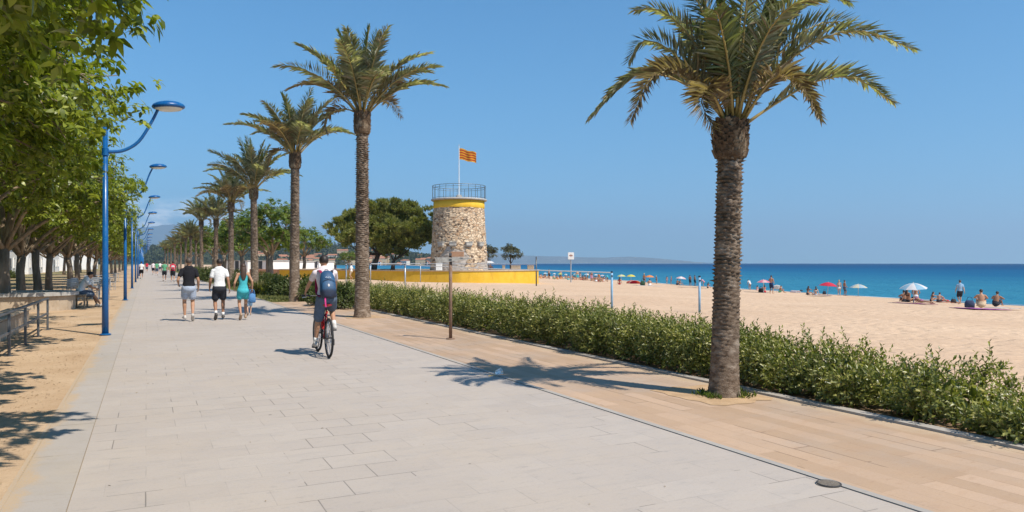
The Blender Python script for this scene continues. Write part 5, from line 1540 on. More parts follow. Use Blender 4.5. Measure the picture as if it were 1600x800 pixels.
    def leg(b, k, o=0.0, part=1.0):
        h, kn, an = Hh[k], K[k], A[k]
        if part == 1.0:
            pts = [h, h.lerp(kn, .3), h.lerp(kn, .75), kn, kn.lerp(an, .28), kn.lerp(an, .65), kn.lerp(an, .92), an]
            rr = [.094, .085, .064, .056, .058, .044, .034, .036]
            b.tube(pts, [r * s * f * (1.04 if female else 1) + o for r in rr], 14, round_=True)
            back = (Vector(knees[k]) * -1).normalized(); b.ball(kn.lerp(an, .27) + back * .014 * s, (.048 * s * f, .048 * s * f, .085 * s), 10, 8, M=(an - kn).to_track_quat('-Z', 'Y').to_matrix().to_4x4())
        else:
            n = 5; b.tube([h.lerp(kn, part * i / n) for i in range(n + 1)], [(lerp(.100, .078, i / n * part)) * s * f + o + .010 * s * i / n for i in range(n + 1)], 16, round_=True)
    def foot(b, k, o=0.0):
        d = Vector(toe[k]).normalized(); an = A[k]; dn = Vector((0, 0, -1)); dn = (dn - d * dn.dot(d)).normalized(); sd = d.cross(dn)
        heel = an + dn * .05 * s - d * .035 * s; ball_ = an + d * .13 * s + dn * .062 * s; tip = an + d * .195 * s + dn * .066 * s
        b.tube([heel, an + d * .03 * s + dn * .04 * s, ball_, tip], [(.034 * s + o, .036 * s + o), (.038 * s + o, .042 * s + o), (.046 * s + o, .026 * s + o), (.034 * s + o, .017 * s + o)], 12, side=sd, round_=True)
        b.tube([an, heel], [.036 * s + o * .6, .036 * s + o], 10, round_=True)
    def hand(b, k):
        w = Wr[k]; d = (w - E[k]).normalized(); d = (d + Vector((0, 0, -.25)) * (1 if abs(d.z) < .8 else 0)).normalized()
        inn = Vector((-k, 0, 0)); inn = inn - d * inn.dot(d)
        if inn.length < .2: inn = Vector((0, 0, -1)) - d * d.z * -1
        inn.normalize(); fwd = d.cross(inn) * k * 1.0
        if fwd.dot(Vector((0, 1, .3))) < 0: fwd = -fwd
        pc = w + d * .05 * s
        b.tube([w - d * .01, pc, w + d * .085 * s], [(.026 * s, .020 * s), (.040 * s, .016 * s), (.040 * s, .014 * s)], 10, side=fwd, round_=True)
        if not fingers: b.tube([w + d * .08 * s, w + d * .13 * s + inn * .02 * s, w + d * .15 * s + inn * .05 * s], [(.036 * s, .014 * s), (.032 * s, .013 * s), (.025 * s, .012 * s)], 8, side=fwd, round_=True); return
        for i, (off, L) in enumerate(((.030, .068), (.010, .078), (-.011, .072), (-.030, .056))):
            b0 = w + d * .085 * s + fwd * off * s; q = b0.copy(); pts = [b0 - d * .02 * s, b0]; a = 0
            for j in range(3):
                a += curl * (.55 + .12 * i); q = q + (d * math.cos(a) + inn * math.sin(a)) * L * s * (.42, .32, .26)[j]; pts.append(q.copy())
            b.tube(pts, [.0095 * s, .0095 * s, .009 * s, .008 * s, .007 * s], 8, round_=True)
        t0 = w + d * .03 * s + fwd * .030 * s; t1 = t0 + (d * .6 + fwd * .55 + inn * .45).normalized() * .036 * s; t2 = t1 + (d * .9 + fwd * .1 + inn * .5).normalized() * .03 * s
        b.tube([t0, t1, t2], [.013 * s, .011 * s, .008 * s], 8, round_=True)
    # ---- body
    b = MB(); torso(b); hs = 1.0 if not child else 1.18
    b.tube([neck - up * .06 * s, neck + (hd - neck) * .35, hd - up_h * .03 * s], [.060 * s * f, .052 * s * f, .052 * s * f], 12, round_=True)
    Rh = s * hs
    b.ball(hd + up_h * .022 * Rh - face_d * .012 * Rh, (.074 * Rh, .094 * Rh, .096 * Rh), 18, 14, M=Mh)
    b.ball(hd - up_h * .045 * Rh + face_d * .030 * Rh, (.054 * Rh, .060 * Rh, .068 * Rh), 14, 10, M=Mh)
    b.tube([hd + up_h * .012 * Rh + face_d * .085 * Rh, hd - up_h * .022 * Rh + face_d * .108 * Rh], [.009 * Rh, .015 * Rh], 8, round_=True)
    for k in (-1, 1): b.ball(hd + right_h * .076 * Rh * k - face_d * .008 * Rh, (.009 * Rh, .020 * Rh, .032 * Rh), 8, 8, M=Mh)
    for k in (-1, 1):
        arm(b, k); leg(b, k); hand(b, k)
        foot(b, k)
        b.ball(S[k], .054 * s * f, 10, 8)
        b.tube([spine(.93), S[k]], [(.066 * s, .066 * s), (.058 * s, .058 * s)], 12, round_=True)
    body = link('body', remeshed(b, 'body', voxel, 2), skin, root, smooth=True)
    # ---- clothes, a little outside the body
    if top:
        b = MB(); torso(b, .016 * s, .02 if not suit else -.16, .965, .008)
        for k in (-1, 1):
            if top_sleeve: arm(b, k, .012 * s, only_upper=top_sleeve)
            b.tube([spine(.90), S[k].lerp(spine(.9), .25 if not top_sleeve else 0)], [(.074 * s, .074 * s), (.064 * s, .062 * s)] if top_sleeve else [.052 * s, .046 * s], 12, round_=True)
        if suit:
            for k in (-1, 1): leg(b, k, .012 * s, suit)
        link('romper' if suit else 'shirt', remeshed(b, 'shirt', voxel * 1.15, 3), top, root, smooth=True)
    if bottom:
        b = MB(); torso(b, .014 * s, -.16, .14)
        for k in (-1, 1): leg(b, k, .012 * s, bottom_len)
        link('shorts', remeshed(b, 'shorts', voxel * 1.15, 3), bottom, root, smooth=True)
    if bikini:
        b = MB(); torso(b, .008 * s, -.16, .02); link('swim_bottom', remeshed(b, 'swim_bottom', voxel * 1.2, 1), bikini, root, smooth=True)
        if female:
            b = MB(); c = spine(.68); b.tube([c - up * .035 * s, c + up * .035 * s], [(.158 * s, .124 * s)] * 2, 18, side=X)
            for k in (-1, 1): b.ball(spine(.68) + fw * .092 * s + X * k * .068 * s, .064 * s, 10, 8)
            link('swim_top', remeshed(b, 'swim_top', voxel * 1.2, 1), bikini, root, smooth=True)
    if shoes:
        for k in (-1, 1):
            b = MB(); foot(b, k, .009 * s); link('shoe', remeshed(b, 'shoe', voxel, 2), shoes, root, smooth=True)
    if socks:
        for k in (-1, 1):
            b = MB(); b.tube([A[k] - (A[k] - K[k]).normalized() * .09 * s, A[k]], [.043 * s, .043 * s], 12); link('sock', b.mesh('sock'), socks, root, smooth=True)
    if hair:
        b = MB(); hc = hd + up_h * .034 * Rh - face_d * .018 * Rh
        n0 = 22; nv = 12; vs = []; fs = []
        for j in range(nv + 1):
            for i in range(n0):
                a = 2 * PI * i / n0; front = math.sin(a)                   # +1 at the face
                lim = R(lerp(118, 66, max(0, front) ** .6)) if front > -.2 else R(124)
                th = lim * j / nv; e = .010 * Rh * (1 + .25 * math.sin(i * 2.3 + j)) * (1 - .5 * (j / nv) ** 6)
                vs.append(hc + Mh.to_3x3() @ Vector(((.077 * Rh + e) * math.sin(th) * math.cos(a), (.097 * Rh + e) * math.sin(th) * math.sin(a), (.092 * Rh + e) * math.cos(th))))
        for j in range(nv):
            for i in range(n0): i2 = (i + 1) % n0; fs.append((j * n0 + i, (j + 1) * n0 + i, (j + 1) * n0 + i2, j * n0 + i2))
        b.add(vs, fs)
        if hair_long:
            L = hair_long * s
            b.tube([hd + up_h * .05 * Rh - face_d * .06 * Rh, hd - up_h * .06 * Rh - face_d * .088 * Rh, hd - up_h * (.10 + L * .5) - face_d * .118 * Rh - fw * .01, hd - up_h * (.10 + L) - fw * .130 * s], [(.074 * Rh, .05 * Rh), (.086 * Rh, .046 * Rh), (.090 * Rh, .036 * Rh), (.045 * Rh, .014 * Rh)], 12, side=right_h, round_=True)
        link('hair', b.mesh('hair'), hair, root, smooth=True)
    if face:
        for k in (-1, 1):
            b = MB(); b.ball(hd + up_h * .010 * Rh + face_d * .080 * Rh + right_h * .031 * Rh * k, (.013 * Rh, .008 * Rh, .008 * Rh), 8, 6, M=Mh); link('eye', b.mesh('eye'), M_eye, root)
        b = MB(); b.ball(hd - up_h * .058 * Rh + face_d * .086 * Rh, (.022 * Rh, .008 * Rh, .008 * Rh), 8, 6, M=Mh); link('mouth', b.mesh('mouth'), M_lip, root)
    root['hands'] = [*Wr[-1], *Wr[1]]; root['shoulders'] = [*S[-1], *S[1]]; root['spine'] = [*spine(.55)]
    return root
def settle(root, loc, rz):
    """set the figure down so that its lowest point touches the ground"""
    lo = min(min(v.co.z for v in c.data.vertices) for c in root.children if c.type == 'MESH')
    root.location = Vector(loc) - Vector((0, 0, lo)); root.rotation_euler[2] = rz
    return root
def walk(s, step, lift=.10, side=.09, swing=.20, w=.235):
    """feet and hands of a walker; step > 0: right foot ahead"""
    ft = {1: (side * s, step * s, .085 * s), -1: (-side * s, -step * s, (.085 + lift) * s)}
    hn = {1: (w * s, -swing * s, .84 * s), -1: (-w * s, swing * s, .86 * s)}
    toe = {1: (.1, 1, .08), -1: (-.1, 1, -.75)}
    if step < 0:
        ft = {-1: (-side * s, -step * s, .085 * s), 1: (side * s, step * s, (.085 + lift) * s)}
        hn = {-1: (-w * s, -swing * s, .84 * s), 1: (w * s, swing * s, .86 * s)}
        toe = {-1: (-.1, 1, .08), 1: (.1, 1, -.75)}
    return dict(feet=ft, hands=hn, toe=toe, elbows={-1: (-.3, -1, 0), 1: (.3, -1, 0)})
cl = {k: cloth_mat(k + '_cloth', c) for k, c in dict(black=(.018, .018, .022), white=(.78, .77, .76), bluegrey=(.38, .43, .52), charcoal=(.035, .037, .045), turquoise=(.07, .44, .49), pink_white=(.76, .66, .66), slate=(.11, .14, .19), navy=(.025, .045, .12), red=(.55, .03, .06), green=(.12, .36, .20), sand=(.55, .42, .28), pale_blue=(.28, .44, .60), pink=(.72, .30, .38), purple=(.28, .09, .26), orange=(.72, .26, .05), yellow=(.70, .52, .06)).items()}
M_shoe = mottled('pale_shoe', (.42, .38, .34), (.55, .52, .48), 20, .7); M_shoe_d = mottled('dark_shoe', (.05, .045, .04), (.10, .09, .08), 20, .6); M_shoe_b = mottled('tan_shoe', (.30, .20, .13), (.40, .28, .18), 20, .6); M_sole = mat('white_sole', (.7, .68, .64), .7)
WALK = ROT
def stand(px, py): return at(px, py)
# ---- the three walkers and the child
f1 = settle(figure('person', 'man walking away in black T-shirt and blue grey shorts', 1.68, top=cl['black'], bottom=cl['bluegrey'], bottom_len=.62, shoes=M_shoe, skin=SKIN[0], hair=M_hair3, build=.95, **{**walk(1, -.13, .05), 'hands': {-1: (-.25, .16, .98), 1: (.25, .10, .86)}}), stand(295, 502), WALK + .03)
f2 = settle(figure('person', 'man walking away in white T-shirt and dark shorts', 1.67, top=cl['white'], bottom=cl['charcoal'], bottom_len=.72, shoes=M_shoe_d, skin=SKIN[2], hair=M_hair, build=.95, socks=M_sole, **walk(1, .13, .06, .10, .14, .25)), stand(343, 500), WALK - .02)
f3 = settle(figure('person', 'woman walking away in turquoise playsuit, long dark hair', 1.54, True, top=cl['turquoise'], top_sleeve=0, suit=.52, shoes=M_shoe_b, skin=SKIN[0], hair=M_hair2, hair_long=.27, **walk(1, .11, .05, .075, .10, .225)), stand(380, 500), WALK)
f4 = settle(figure('person', 'small child in blue walking close beside the woman in turquoise', .88, top=cl['navy'], bottom=cl['pale_blue'], bottom_len=.75, skin=SKIN[1], hair=M_hair2, shoes=M_shoe_b, child=True, fingers=False, **walk(.5, .12, .06)), stand(389.5, 493), WALK)
# blue bag in the woman's hand
hw = f3['hands']; wp = f3.matrix_basis @ Vector(hw[3:6])
bag = thing('shoulder_bag', 'small blue bag held by the woman in turquoise', 'bag', wp + Vector((0, 0, -.40)), WALK)
M_bag = cloth_mat('blue_bag', (.10, .24, .46))
b = MB(); b.box((0, 0, .14), (.20, .10, .27), bev=.035, taper=.85); b.build('body', M_bag, bag, smooth='auto')
b = MB(); b.tube([Vector(p) for p in spline([(-.07, 0, .26), (-.05, 0, .35), (0, 0, .385), (.05, 0, .35), (.07, 0, .26)], 12)], .009, 6); b.build('handle', M_bag, bag)
# ---- the man on the bench, side on, leaning over his knees
TOB = Matrix.Rotation(ROT - R(90), 3, 'Z')
f5 = figure('person', 'seated man in white T-shirt and dark shorts leaning over his phone', 1.74, hip=(0, 0, .545), lean=26, head=(14, 0), feet={-1: (-.13, .55, .085), 1: (.12, .66, .085)}, hands={-1: (-.06, .52, .66), 1: (.06, .53, .66)}, knees={-1: (-.1, .6, 1), 1: (.1, .6, 1)}, elbows={-1: (-1, -.3, -.6), 1: (1, -.3, -.6)}, toe={-1: (-.1, 1, 0), 1: (.1, 1, 0)}, top=cl['white'], bottom=cl['slate'], bottom_len=.86, shoes=M_shoe, skin=SKIN[0], hair=M_hair)
f5.location = BENCH + (Matrix.Rotation(ROT - R(82), 3, 'Z') @ Vector((0, -.02, 0))) + Vector((0, 0, 0)); f5.rotation_euler[2] = ROT - R(82)
ph = f5.matrix_basis @ Vector((0, .60, .66)); o = MB().box((0, 0, 0), (.075, .012, .15), bev=.005).build('phone', mat('phone_black', (.01, .01, .012), .2), loc=ph, rz=ROT - R(82)); o.rotation_euler[0] = R(-50); tag(o, 'dark phone in the hands of the seated man', 'phone')
# ---- far walkers down the promenade
far = [(221, 436, 'white', 'black', .14, SKIN[0], 'walker in white top and black shorts beside the far lamp poles'), (270, 441, 'red', 'charcoal', -.12, SKIN[0], 'walker in red top and dark shorts, left of the black shirted man'), (257, 440, 'green', 'charcoal', .13, SKIN[2], 'walker in pale green top next to the one in red'),
       (245, 430.5, 'green', 'slate', -.1, SKIN[1], 'small far walker in green top'), (239.5, 429, 'pink_white', 'charcoal', .12, SKIN[0], 'small far walker in pinkish top'), (229.5, 425.5, 'red', 'slate', .1, SKIN[0], 'tiny far walker in red near the lamp poles'), (250, 425, 'white', 'slate', -.1, SKIN[0], 'tiny far walker in white in the middle of the promenade')]
for px, py, tcol, bcol, st, sk, lab in far:
    settle(figure('person', lab, 1.72, female=st > .125, top=cl[tcol], bottom=cl[bcol], bottom_len=.7, shoes=M_shoe, skin=sk, hair=M_hair, voxel=.022, fingers=False, face=False, **walk(1, st, .08)), at(px, py), WALK)
rr_ = at(270, 441)
tt = thing('backpack', 'pale backpack worn by the far walker in red', 'backpack', rr_ + W(0, -.2, 1.12), ROT)
b = MB(); b.box((0, 0, .12), (.28, .14, .36), bev=.06); b.build('body', cloth_mat('pale_pack', (.62, .5, .5)), tt, smooth='auto')
b = MB(); b.box((0, -.085, .06), (.20, .05, .16), bev=.02); b.build('pocket', cl['red'], tt)

# ================================================================== THE CYCLIST
M_tyre = mottled('tyre', (.012, .012, .013), (.03, .03, .032), 30, .8); M_rim = mat('rim_alu', (.20, .20, .21), .35, .8); M_chrome = mat('bright_steel', (.5, .5, .52), .25, .9)
M_bred = mat('red_frame', (.42, .012, .025), .3); M_bblack = mat('black_part', (.015, .015, .017), .45); M_refl = mat('red_reflector', (.5, .02, .02), .15)
BR = at(514, 559)                                             # rear wheel on the ground
bike = thing('bicycle', 'black and red bicycle with red saddle ridden by the man with the blue backpack', 'bicycle', BR, ROT - R(1.5))
RW = .335; WB = 1.04
Ry = Matrix.Rotation(R(90), 4, 'Y')
def wheel(y, yaw=0):
    w = bpy.data.objects.new('wheel', None)
    b = MB(); b.torus((0, 0, 0), RW - .018, .020, 56, 10, M=Ry); w = b.build('wheel', M_tyre, bike, smooth=True, loc=(0, y, RW))
    w.rotation_euler[2] = yaw
    b = MB(); b.torus((0, 0, 0), RW - .042, .011, 48, 6, M=Ry); b.build('rim', M_rim, w, smooth=True)
    b = MB()
    for i in range(28):
        a = 2 * PI * i / 28; a2 = a + (.5 if i % 2 else -.5); sx = .028 if i % 4 < 2 else -.028
        b.tube([(sx, .022 * math.cos(a2), .022 * math.sin(a2)), (0, (RW - .045) * math.cos(a), (RW - .045) * math.sin(a))], .0022, 4, cap=False)
    b.build('spokes', M_chrome, w)
    b = MB(); b.tube([(-.055, 0, 0), (.055, 0, 0)], .018, 10); b.build('hub', M_bblack, w)
    return w
wr = wheel(0); wf = wheel(WB, R(3))
bb_ = Vector((0, .43, .285)); st = Vector((0, .25, .735)); ht = Vector((0, .86, .82)); hb_ = Vector((0, .905, .68)); ra = Vector((0, 0, RW)); fa = Vector((0, WB, RW))
b = MB(); b.tube([bb_, st], .017, 10); b.build('seat_tube', M_bred, bike, smooth='auto')
b = MB(); b.tube([st - Vector((0, -.02, .06)), ht - Vector((0, 0, .03))], .017, 10); b.tube([bb_, hb_], .020, 10); b.tube([ht + Vector((0, -.01, .03)), hb_ - Vector((0, -.01, .03))], .022, 10)
for k in (-1, 1):
    b.tube([bb_ + Vector((.03 * k, 0, 0)), ra + Vector((.06 * k, 0, 0))], .010, 8); b.tube([st + Vector((.015 * k, 0, -.05)), ra + Vector((.06 * k, 0, 0))], .009, 8)
b.build('frame', M_bblack, bike, smooth='auto')
b = MB()
for k in (-1, 1): b.tube([hb_ + Vector((.04 * k, .01, 0)), fa + Vector((.05 * k, -.02, 0)), fa + Vector((.055 * k, 0, 0))], .013, 8)
b.tube([hb_ + Vector((-.045, .01, 0)), hb_ + Vector((.045, .01, 0))], .016, 8); b.build('fork', M_bblack, bike, smooth='auto')
b = MB(); b.tube([ht, ht + Vector((0, -.01, .14))], .015, 8); b.tube([ht + Vector((0, -.01, .14)), ht + Vector((0, .06, .19))], .015, 8)
hbz = ht + Vector((0, .06, .19))
b.tube([hbz + Vector((-.31, -.03, .01)), hbz + Vector((-.12, 0, 0)), hbz + Vector((.12, 0, 0)), hbz + Vector((.31, -.03, .01))], .012, 8); bar = b.build('handlebar', M_bblack, bike, smooth='auto')
for k in (-1, 1):
    b = MB(); b.tube([hbz + Vector((.22 * k, -.018, .007)), hbz + Vector((.315 * k, -.031, .01))], .017, 8); b.build('grip', M_bblack, bar)
    b = MB(); b.tube([hbz + Vector((.20 * k, .0, 0)), hbz + Vector((.22 * k, .05, -.02)), hbz + Vector((.29 * k, .055, -.03))], .006, 6); b.build('brake_lever', M_chrome, bar)
b = MB(); b.tube([st, st + Vector((0, -.03, .11))], .013, 8); b.build('seat_post', M_bblack, bike)
SD = st + Vector((0, -.03, .12))
b = MB(); b.tube([SD + Vector((0, -.12, .035)), SD + Vector((0, -.10, .03)), SD + Vector((0, -.03, .025)), SD + Vector((0, .08, .022)), SD + Vector((0, .15, .015))], [(.05, .018), (.075, .028), (.07, .028), (.028, .022), (.018, .014)], 14, side=(1, 0, 0), round_=True); b.build('saddle', mat('red_saddle', (.50, .03, .03), .45), bike, smooth=True)
b = MB(); b.lathe([(.085, -.004), (.09, 0), (.085, .004), (.02, .006)], 24); 
cr = b.build('chainring', M_bblack, bike); cr.location = bb_ + Vector((.055, 0, 0)); cr.rotation_euler = (0, R(90), 0)
b = MB(); b.tube([bb_ + Vector((.06, 0, .085)), ra + Vector((.06, 0, .04)), ra + Vector((.06, -.04, 0)), ra + Vector((.06, 0, -.04)), bb_ + Vector((.06, 0, -.085))], .006, 4, cap=False); b.build('chain', M_rim, bike)
ang = R(-62)                                                   # crank: left pedal down and forward, right one up
cd = Vector((0, math.cos(ang), math.sin(ang)))
PED = {}
for k in (-1, 1):
    e = bb_ + Vector((.085 * k, 0, 0)) + cd * .17 * (-k)
    b = MB(); b.tube([bb_ + Vector((.075 * k, 0, 0)), e], [.013, .010], 8); ck = b.build('crank', M_chrome, bike)
    PED[k] = e + Vector((.06 * k, 0, 0))
    b = MB(); b.box(PED[k], (.10, .085, .022), bev=.006); b.build('pedal', M_bblack, ck)
b = MB(); b.box(SD + Vector((0, -.03, -.10)), (.035, .025, .05), bev=.008); b.build('rear_light', M_refl, bike)
b = MB(); b.tube([bb_ + Vector((0, .10, .18)) - Vector((0, .02, 0)), bb_ + Vector((0, .17, .36)) - Vector((0, .02, 0))], .034, 12, round_=True); b.build('bottle', M_refl, bike)
b = MB(); b.box(ra + Vector((.075, -.03, -.07)), (.02, .05, .11), bev=.008); b.build('derailleur', M_bblack, bike)
rider_hip = SD + Vector((0, .0, .155))
GR = {k: hbz + Vector((.27 * k, -.085, .045)) for k in (-1, 1)}
rider = figure('person', 'cyclist in white T-shirt and slate shorts riding away with a blue backpack', 1.62, hip=tuple(rider_hip), lean=21, head=(-4, -4), feet={k: tuple(PED[k] + Vector((0, -.07, .095))) for k in (-1, 1)}, hands={k: tuple(GR[k]) for k in (-1, 1)}, knees={-1: (-.12, 1, .2), 1: (.12, 1, .2)}, elbows={-1: (-1, -.35, -.55), 1: (1, -.35, -.55)},
               toe={-1: (0, 1, -.18), 1: (0, 1, -.12)}, build=.95, top=cl['pink_white'], bottom=cl['slate'], bottom_len=.86, shoes=M_shoe, socks=M_sole, skin=SKIN[0], hair=M_hair, curl=.95)
rider.location = BR; rider.rotation_euler[2] = ROT - R(1.5)
# backpack on his back
sp = Vector(rider['spine'])
bp = thing('backpack', 'blue backpack with crimson strap on the back of the cyclist', 'backpack', rider.matrix_basis @ (sp + Vector((0, -.185, -.03))), ROT - R(1.5)); bp.rotation_euler = (R(-19), 0, ROT - R(1.5))
def pack():
    b = MB(); V = []; 
    prof = [(-.25, .10, .05), (-.235, .12, .075), (-.15, .138, .10), (0, .134, .10), (.12, .12, .085), (.20, .095, .062), (.235, .055, .04)]
    b.tube([Vector((0, .02 if i > 4 else 0, z)) for i, (z, rx, ry) in enumerate(prof)], [(rx, ry) for z, rx, ry in prof], 24, side=(1, 0, 0), round_=False)
    m = mat('blue_pack', (.02, .10, .23), .6); t = NT(m); z = t.sep()
    t.col(t.mix(t.ramp(z[2], -.16, -.10), (.016, .024, .05), t.mix(t.ramp(t.noise(7, 3), .3, .7), (.014, .060, .135), (.02, .085, .18)))); t.bump(t.noise(30, 3), .3, .01)
    body = b.build('body', m, bp, smooth='auto')
    b = MB(); b.tube([Vector((0, -.06, -.20)), Vector((0, -.075, -.12)), Vector((0, -.07, .0)), Vector((0, -.055, .05))], [(.10, .03), (.12, .042), (.11, .04), (.07, .02)], 18, side=(1, 0, 0), round_=True); b.build('front_pocket', m, bp, smooth=True)
    M_piping = mat('pack_piping', (.012, .016, .03), .6)
    b = MB(); q = [Vector((.098 * math.cos(a), -.099 - .006 * math.sin(a), -.005 + .062 * math.sin(a) - .01)) for a in np.linspace(R(15), R(165), 12)]; b.tube(q, .005, 5); b.build('zip', M_piping, bp)
    b = MB()                                                             # small pale mark and lettering strip on the pocket
    b.ball((-.005, -.116, -.06), (.017, .004, .026), 10, 6); b.build('emblem', mat('pale_mark', (.55, .52, .50), .6), bp)
    b = MB()
    for i in range(6): b.box((-.045 + .016 * i, -.103, .085 + .004 * math.sin(i * 2.1)), (.011, .006, .010 + .004 * (i % 2)))
    b.build('lettering', mat('grey_mark', (.42, .50, .58), .6), bp)
    for k, cm in ((-1, cloth_mat('crimson_strap', (.30, .02, .075))), (1, M_piping)):
        b = MB(); q = spline([(.085 * k, .02, .20), (.105 * k, .07, .265), (.125 * k, .16, .275), (.135 * k, .245, .20), (.14 * k, .275, .06), (.155 * k, .20, -.10), (.14 * k, .06, -.20)], 20)
        b.tube([Vector(p) for p in q], [(.024, .006)] * 21, 8, side=(1, 0, 0)); b.build('strap', cm, bp)
    b = MB(); q = spline([(-.03, .02, .225), (-.02, .03, .265), (.02, .03, .265), (.03, .02, .225)], 8); b.tube([Vector(p) for p in q], .006, 6); b.build('grab_loop', M_piping, bp)
    b = MB(); b.tube([Vector((-.06, -.03, -.24)), Vector((-.066, -.045, -.33)), Vector((-.062, -.04, -.42))], [(.012, .003)] * 3, 6, side=(1, 0, 0)); b.build('loose_strap', cloth_mat('pink_strap', (.55, .05, .20)), bp)
pack()
# ================================================================== THE BEACH
FACE_SEA = ROT - R(90)
UCOL = {k: mottled('canopy_' + k, c, tuple(q * .9 for q in c), 3, .7) for k, c in dict(white=(.74, .74, .74), pale_blue=(.30, .52, .66), cream=(.66, .62, .46), red=(.62, .03, .07), pink=(.70, .22, .30), rose=(.74, .48, .48), orange=(.78, .28, .07), yellow=(.78, .58, .05), lime=(.60, .66, .16), grey_blue=(.40, .52, .60)).items()}
for _m in UCOL.values():                                       # light shines through the cloth
    t = NT(_m); tr = t.n.new('ShaderNodeBsdfTranslucent'); t.l.new(t.b.inputs['Base Color'].links[0].from_socket, tr.inputs[0])
    ms = t.n.new('ShaderNodeMixShader'); ms.inputs[0].default_value = .3
    t.l.new(t.b.outputs[0], ms.inputs[1]); t.l.new(tr.outputs[0], ms.inputs[2]); t.l.new(ms.outputs[0], t.n['Material Output'].inputs[0])
M_pole = mat('umbrella_pole', (.62, .60, .56), .4, .2)
def umbrella(px, py, wpx, hpx, c1, c2, label, tilt=(0, 0), group='beach umbrellas'):
    """hpx: top of the canopy above the foot, in pixels of the photograph"""
    p = at(px, py); k = p.y / FOC; r = wpx / 2 * k; H = hpx * k
    t = thing('beach_umbrella', label, 'umbrella', p, random.Random(px).uniform(0, 1), group)
    t.rotation_euler = (R(tilt[0]), R(tilt[1]), t.rotation_euler[2])
    b = MB(); b.tube([(0, 0, -.15), (0, 0, H - .02)], .024, 8); b.build('pole', M_pole, t)
    b = MB(); n = 8; sag = r * .42
    for i in range(n):
        b.cur = i % 2
        vs = []; m = 6; w = 5
        for j in range(m + 1):
            q = j / m
            for l in range(w + 1):
                s = l / w; a = 2 * PI * (i + s) / n; sc_ = 1 - .055 * math.sin(PI * s) * q
                vs.append((r * q * sc_ * math.cos(a), r * q * sc_ * math.sin(a), H - sag * (q ** 1.7) + .03 * r * math.sin(PI * s) * q * (1 if q < .99 else .4)))
        fs = [(j * (w + 1) + l, (j + 1) * (w + 1) + l, (j + 1) * (w + 1) + l + 1, j * (w + 1) + l + 1) for j in range(m) for l in range(w)]
        b.add(vs, fs)
    b.build('canopy', [UCOL[c1], UCOL[c2]], t, smooth=True)
    b = MB()
    for i in range(n):
        a = 2 * PI * i / n; b.tube([(r * q * .99 * math.cos(a), r * q * .99 * math.sin(a), H - sag * q ** 1.7 - .012) for q in (.05, .4, .75, 1)], .006, 4, cap=False)
    b.build('ribs', M_pole, t)
    b = MB(); b.tube([(0, 0, H), (0, 0, H + .07)], [.03, .012], 8); b.build('finial', M_pole, t)
    return t
umbrella(1428, 475, 40, 33, 'white', 'pale_blue', 'large white and pale blue beach umbrella, rightmost on the beach', (2, -6))
umbrella(1341, 463, 27, 19, 'cream', 'grey_blue', 'cream and blue grey beach umbrella with nobody under it')
umbrella(1293, 461, 28, 20, 'red', 'red', 'bright red beach umbrella', (0, 5))
umbrella(1193, 458, 21, 21, 'pink', 'rose', 'pink beach umbrella left of the standing man in dark shorts')
umbrella(1214, 457, 17, 12, 'white', 'white', 'plain white beach umbrella tilted low, right of the standing man', (-8, 22))
umbrella(1063, 446, 17, 14, 'rose', 'white', 'pale pink and white beach umbrella left of the two standing men', (0, 6))
umbrella(1015, 444, 15, 14, 'orange', 'orange', 'orange beach umbrella, the only one of that colour')
umbrella(986, 443, 15, 14, 'yellow', 'lime', 'yellow beach umbrella above the red windbreak')
umbrella(971, 442.5, 14, 13.5, 'lime', 'cream', 'lime yellow beach umbrella beside the pale blue post')
for px, py, w, h, c1, c2, lab in [(900, 438, 10, 11, 'pale_blue', 'cream', 'small pale blue and cream umbrella behind the notice board post'), (917, 438, 9, 10.5, 'pale_blue', 'white', 'small blue and white umbrella right of the notice board'), (931, 438.5, 7, 10, 'white', 'white', 'far small white beach umbrella among the crowd'), (941, 439, 7, 9.5, 'white', 'rose', 'far small umbrella in white and rose among the crowd'),
        (948, 439, 5, 8.5, 'white', 'white', 'far small white beach umbrella among the crowd'), (875, 436.5, 8, 9.5, 'lime', 'lime', 'small far lime umbrella left of the notice board'), (852, 434.5, 8, 8.5, 'white', 'pale_blue', 'far umbrella right beside the end of the yellow terrace'), (866, 435, 6, 8, 'white', 'white', 'far small white beach umbrella among the crowd'), (884, 436.5, 6, 8.5, 'cream', 'white', 'far small cream and white umbrella among the crowd')]:
    umbrella(px, py, w, h, c1, c2, lab)
# tent like red windbreak, low pink and white beach tents
def low_tent(px, py, wpx, hpx, c1, c2, label):
    p = at(px, py); k = p.y / FOC; w, h = wpx * k, hpx * k
    t = thing('beach_tent', label, 'beach tent', p, .2)
    b = MB(); n = 8
    for i in range(n):
        b.cur = i % 2; a0, a1 = PI * i / n, PI * (i + 1) / n
        q = lambda a, y: (w / 2 * math.cos(a), y, h * math.sin(a))
        b.add([q(a0, -.6), q(a1, -.6), q(a1, .7), q(a0, .7)], [(0, 1, 2, 3)])
    b.cur = 0; b.add([(w / 2 * math.cos(PI * i / n), .7, h * math.sin(PI * i / n)) for i in range(n + 1)], [tuple(range(n + 1))])
    b.build('canopy', [UCOL[c1], UCOL[c2]], t); b = MB(); b.tube([(w / 2 * math.cos(PI * i / n) * 1.01, -.6, h * math.sin(PI * i / n) * 1.01) for i in range(n + 1)], .02, 5); b.build('hoop', M_pole, t)
low_tent(990, 443.5, 20, 5.5, 'red', 'orange', 'low red and orange beach tent under the yellow umbrella')
low_tent(1243, 457.5, 9, 3.6, 'white', 'rose', 'low white and rose beach tent on the sand')
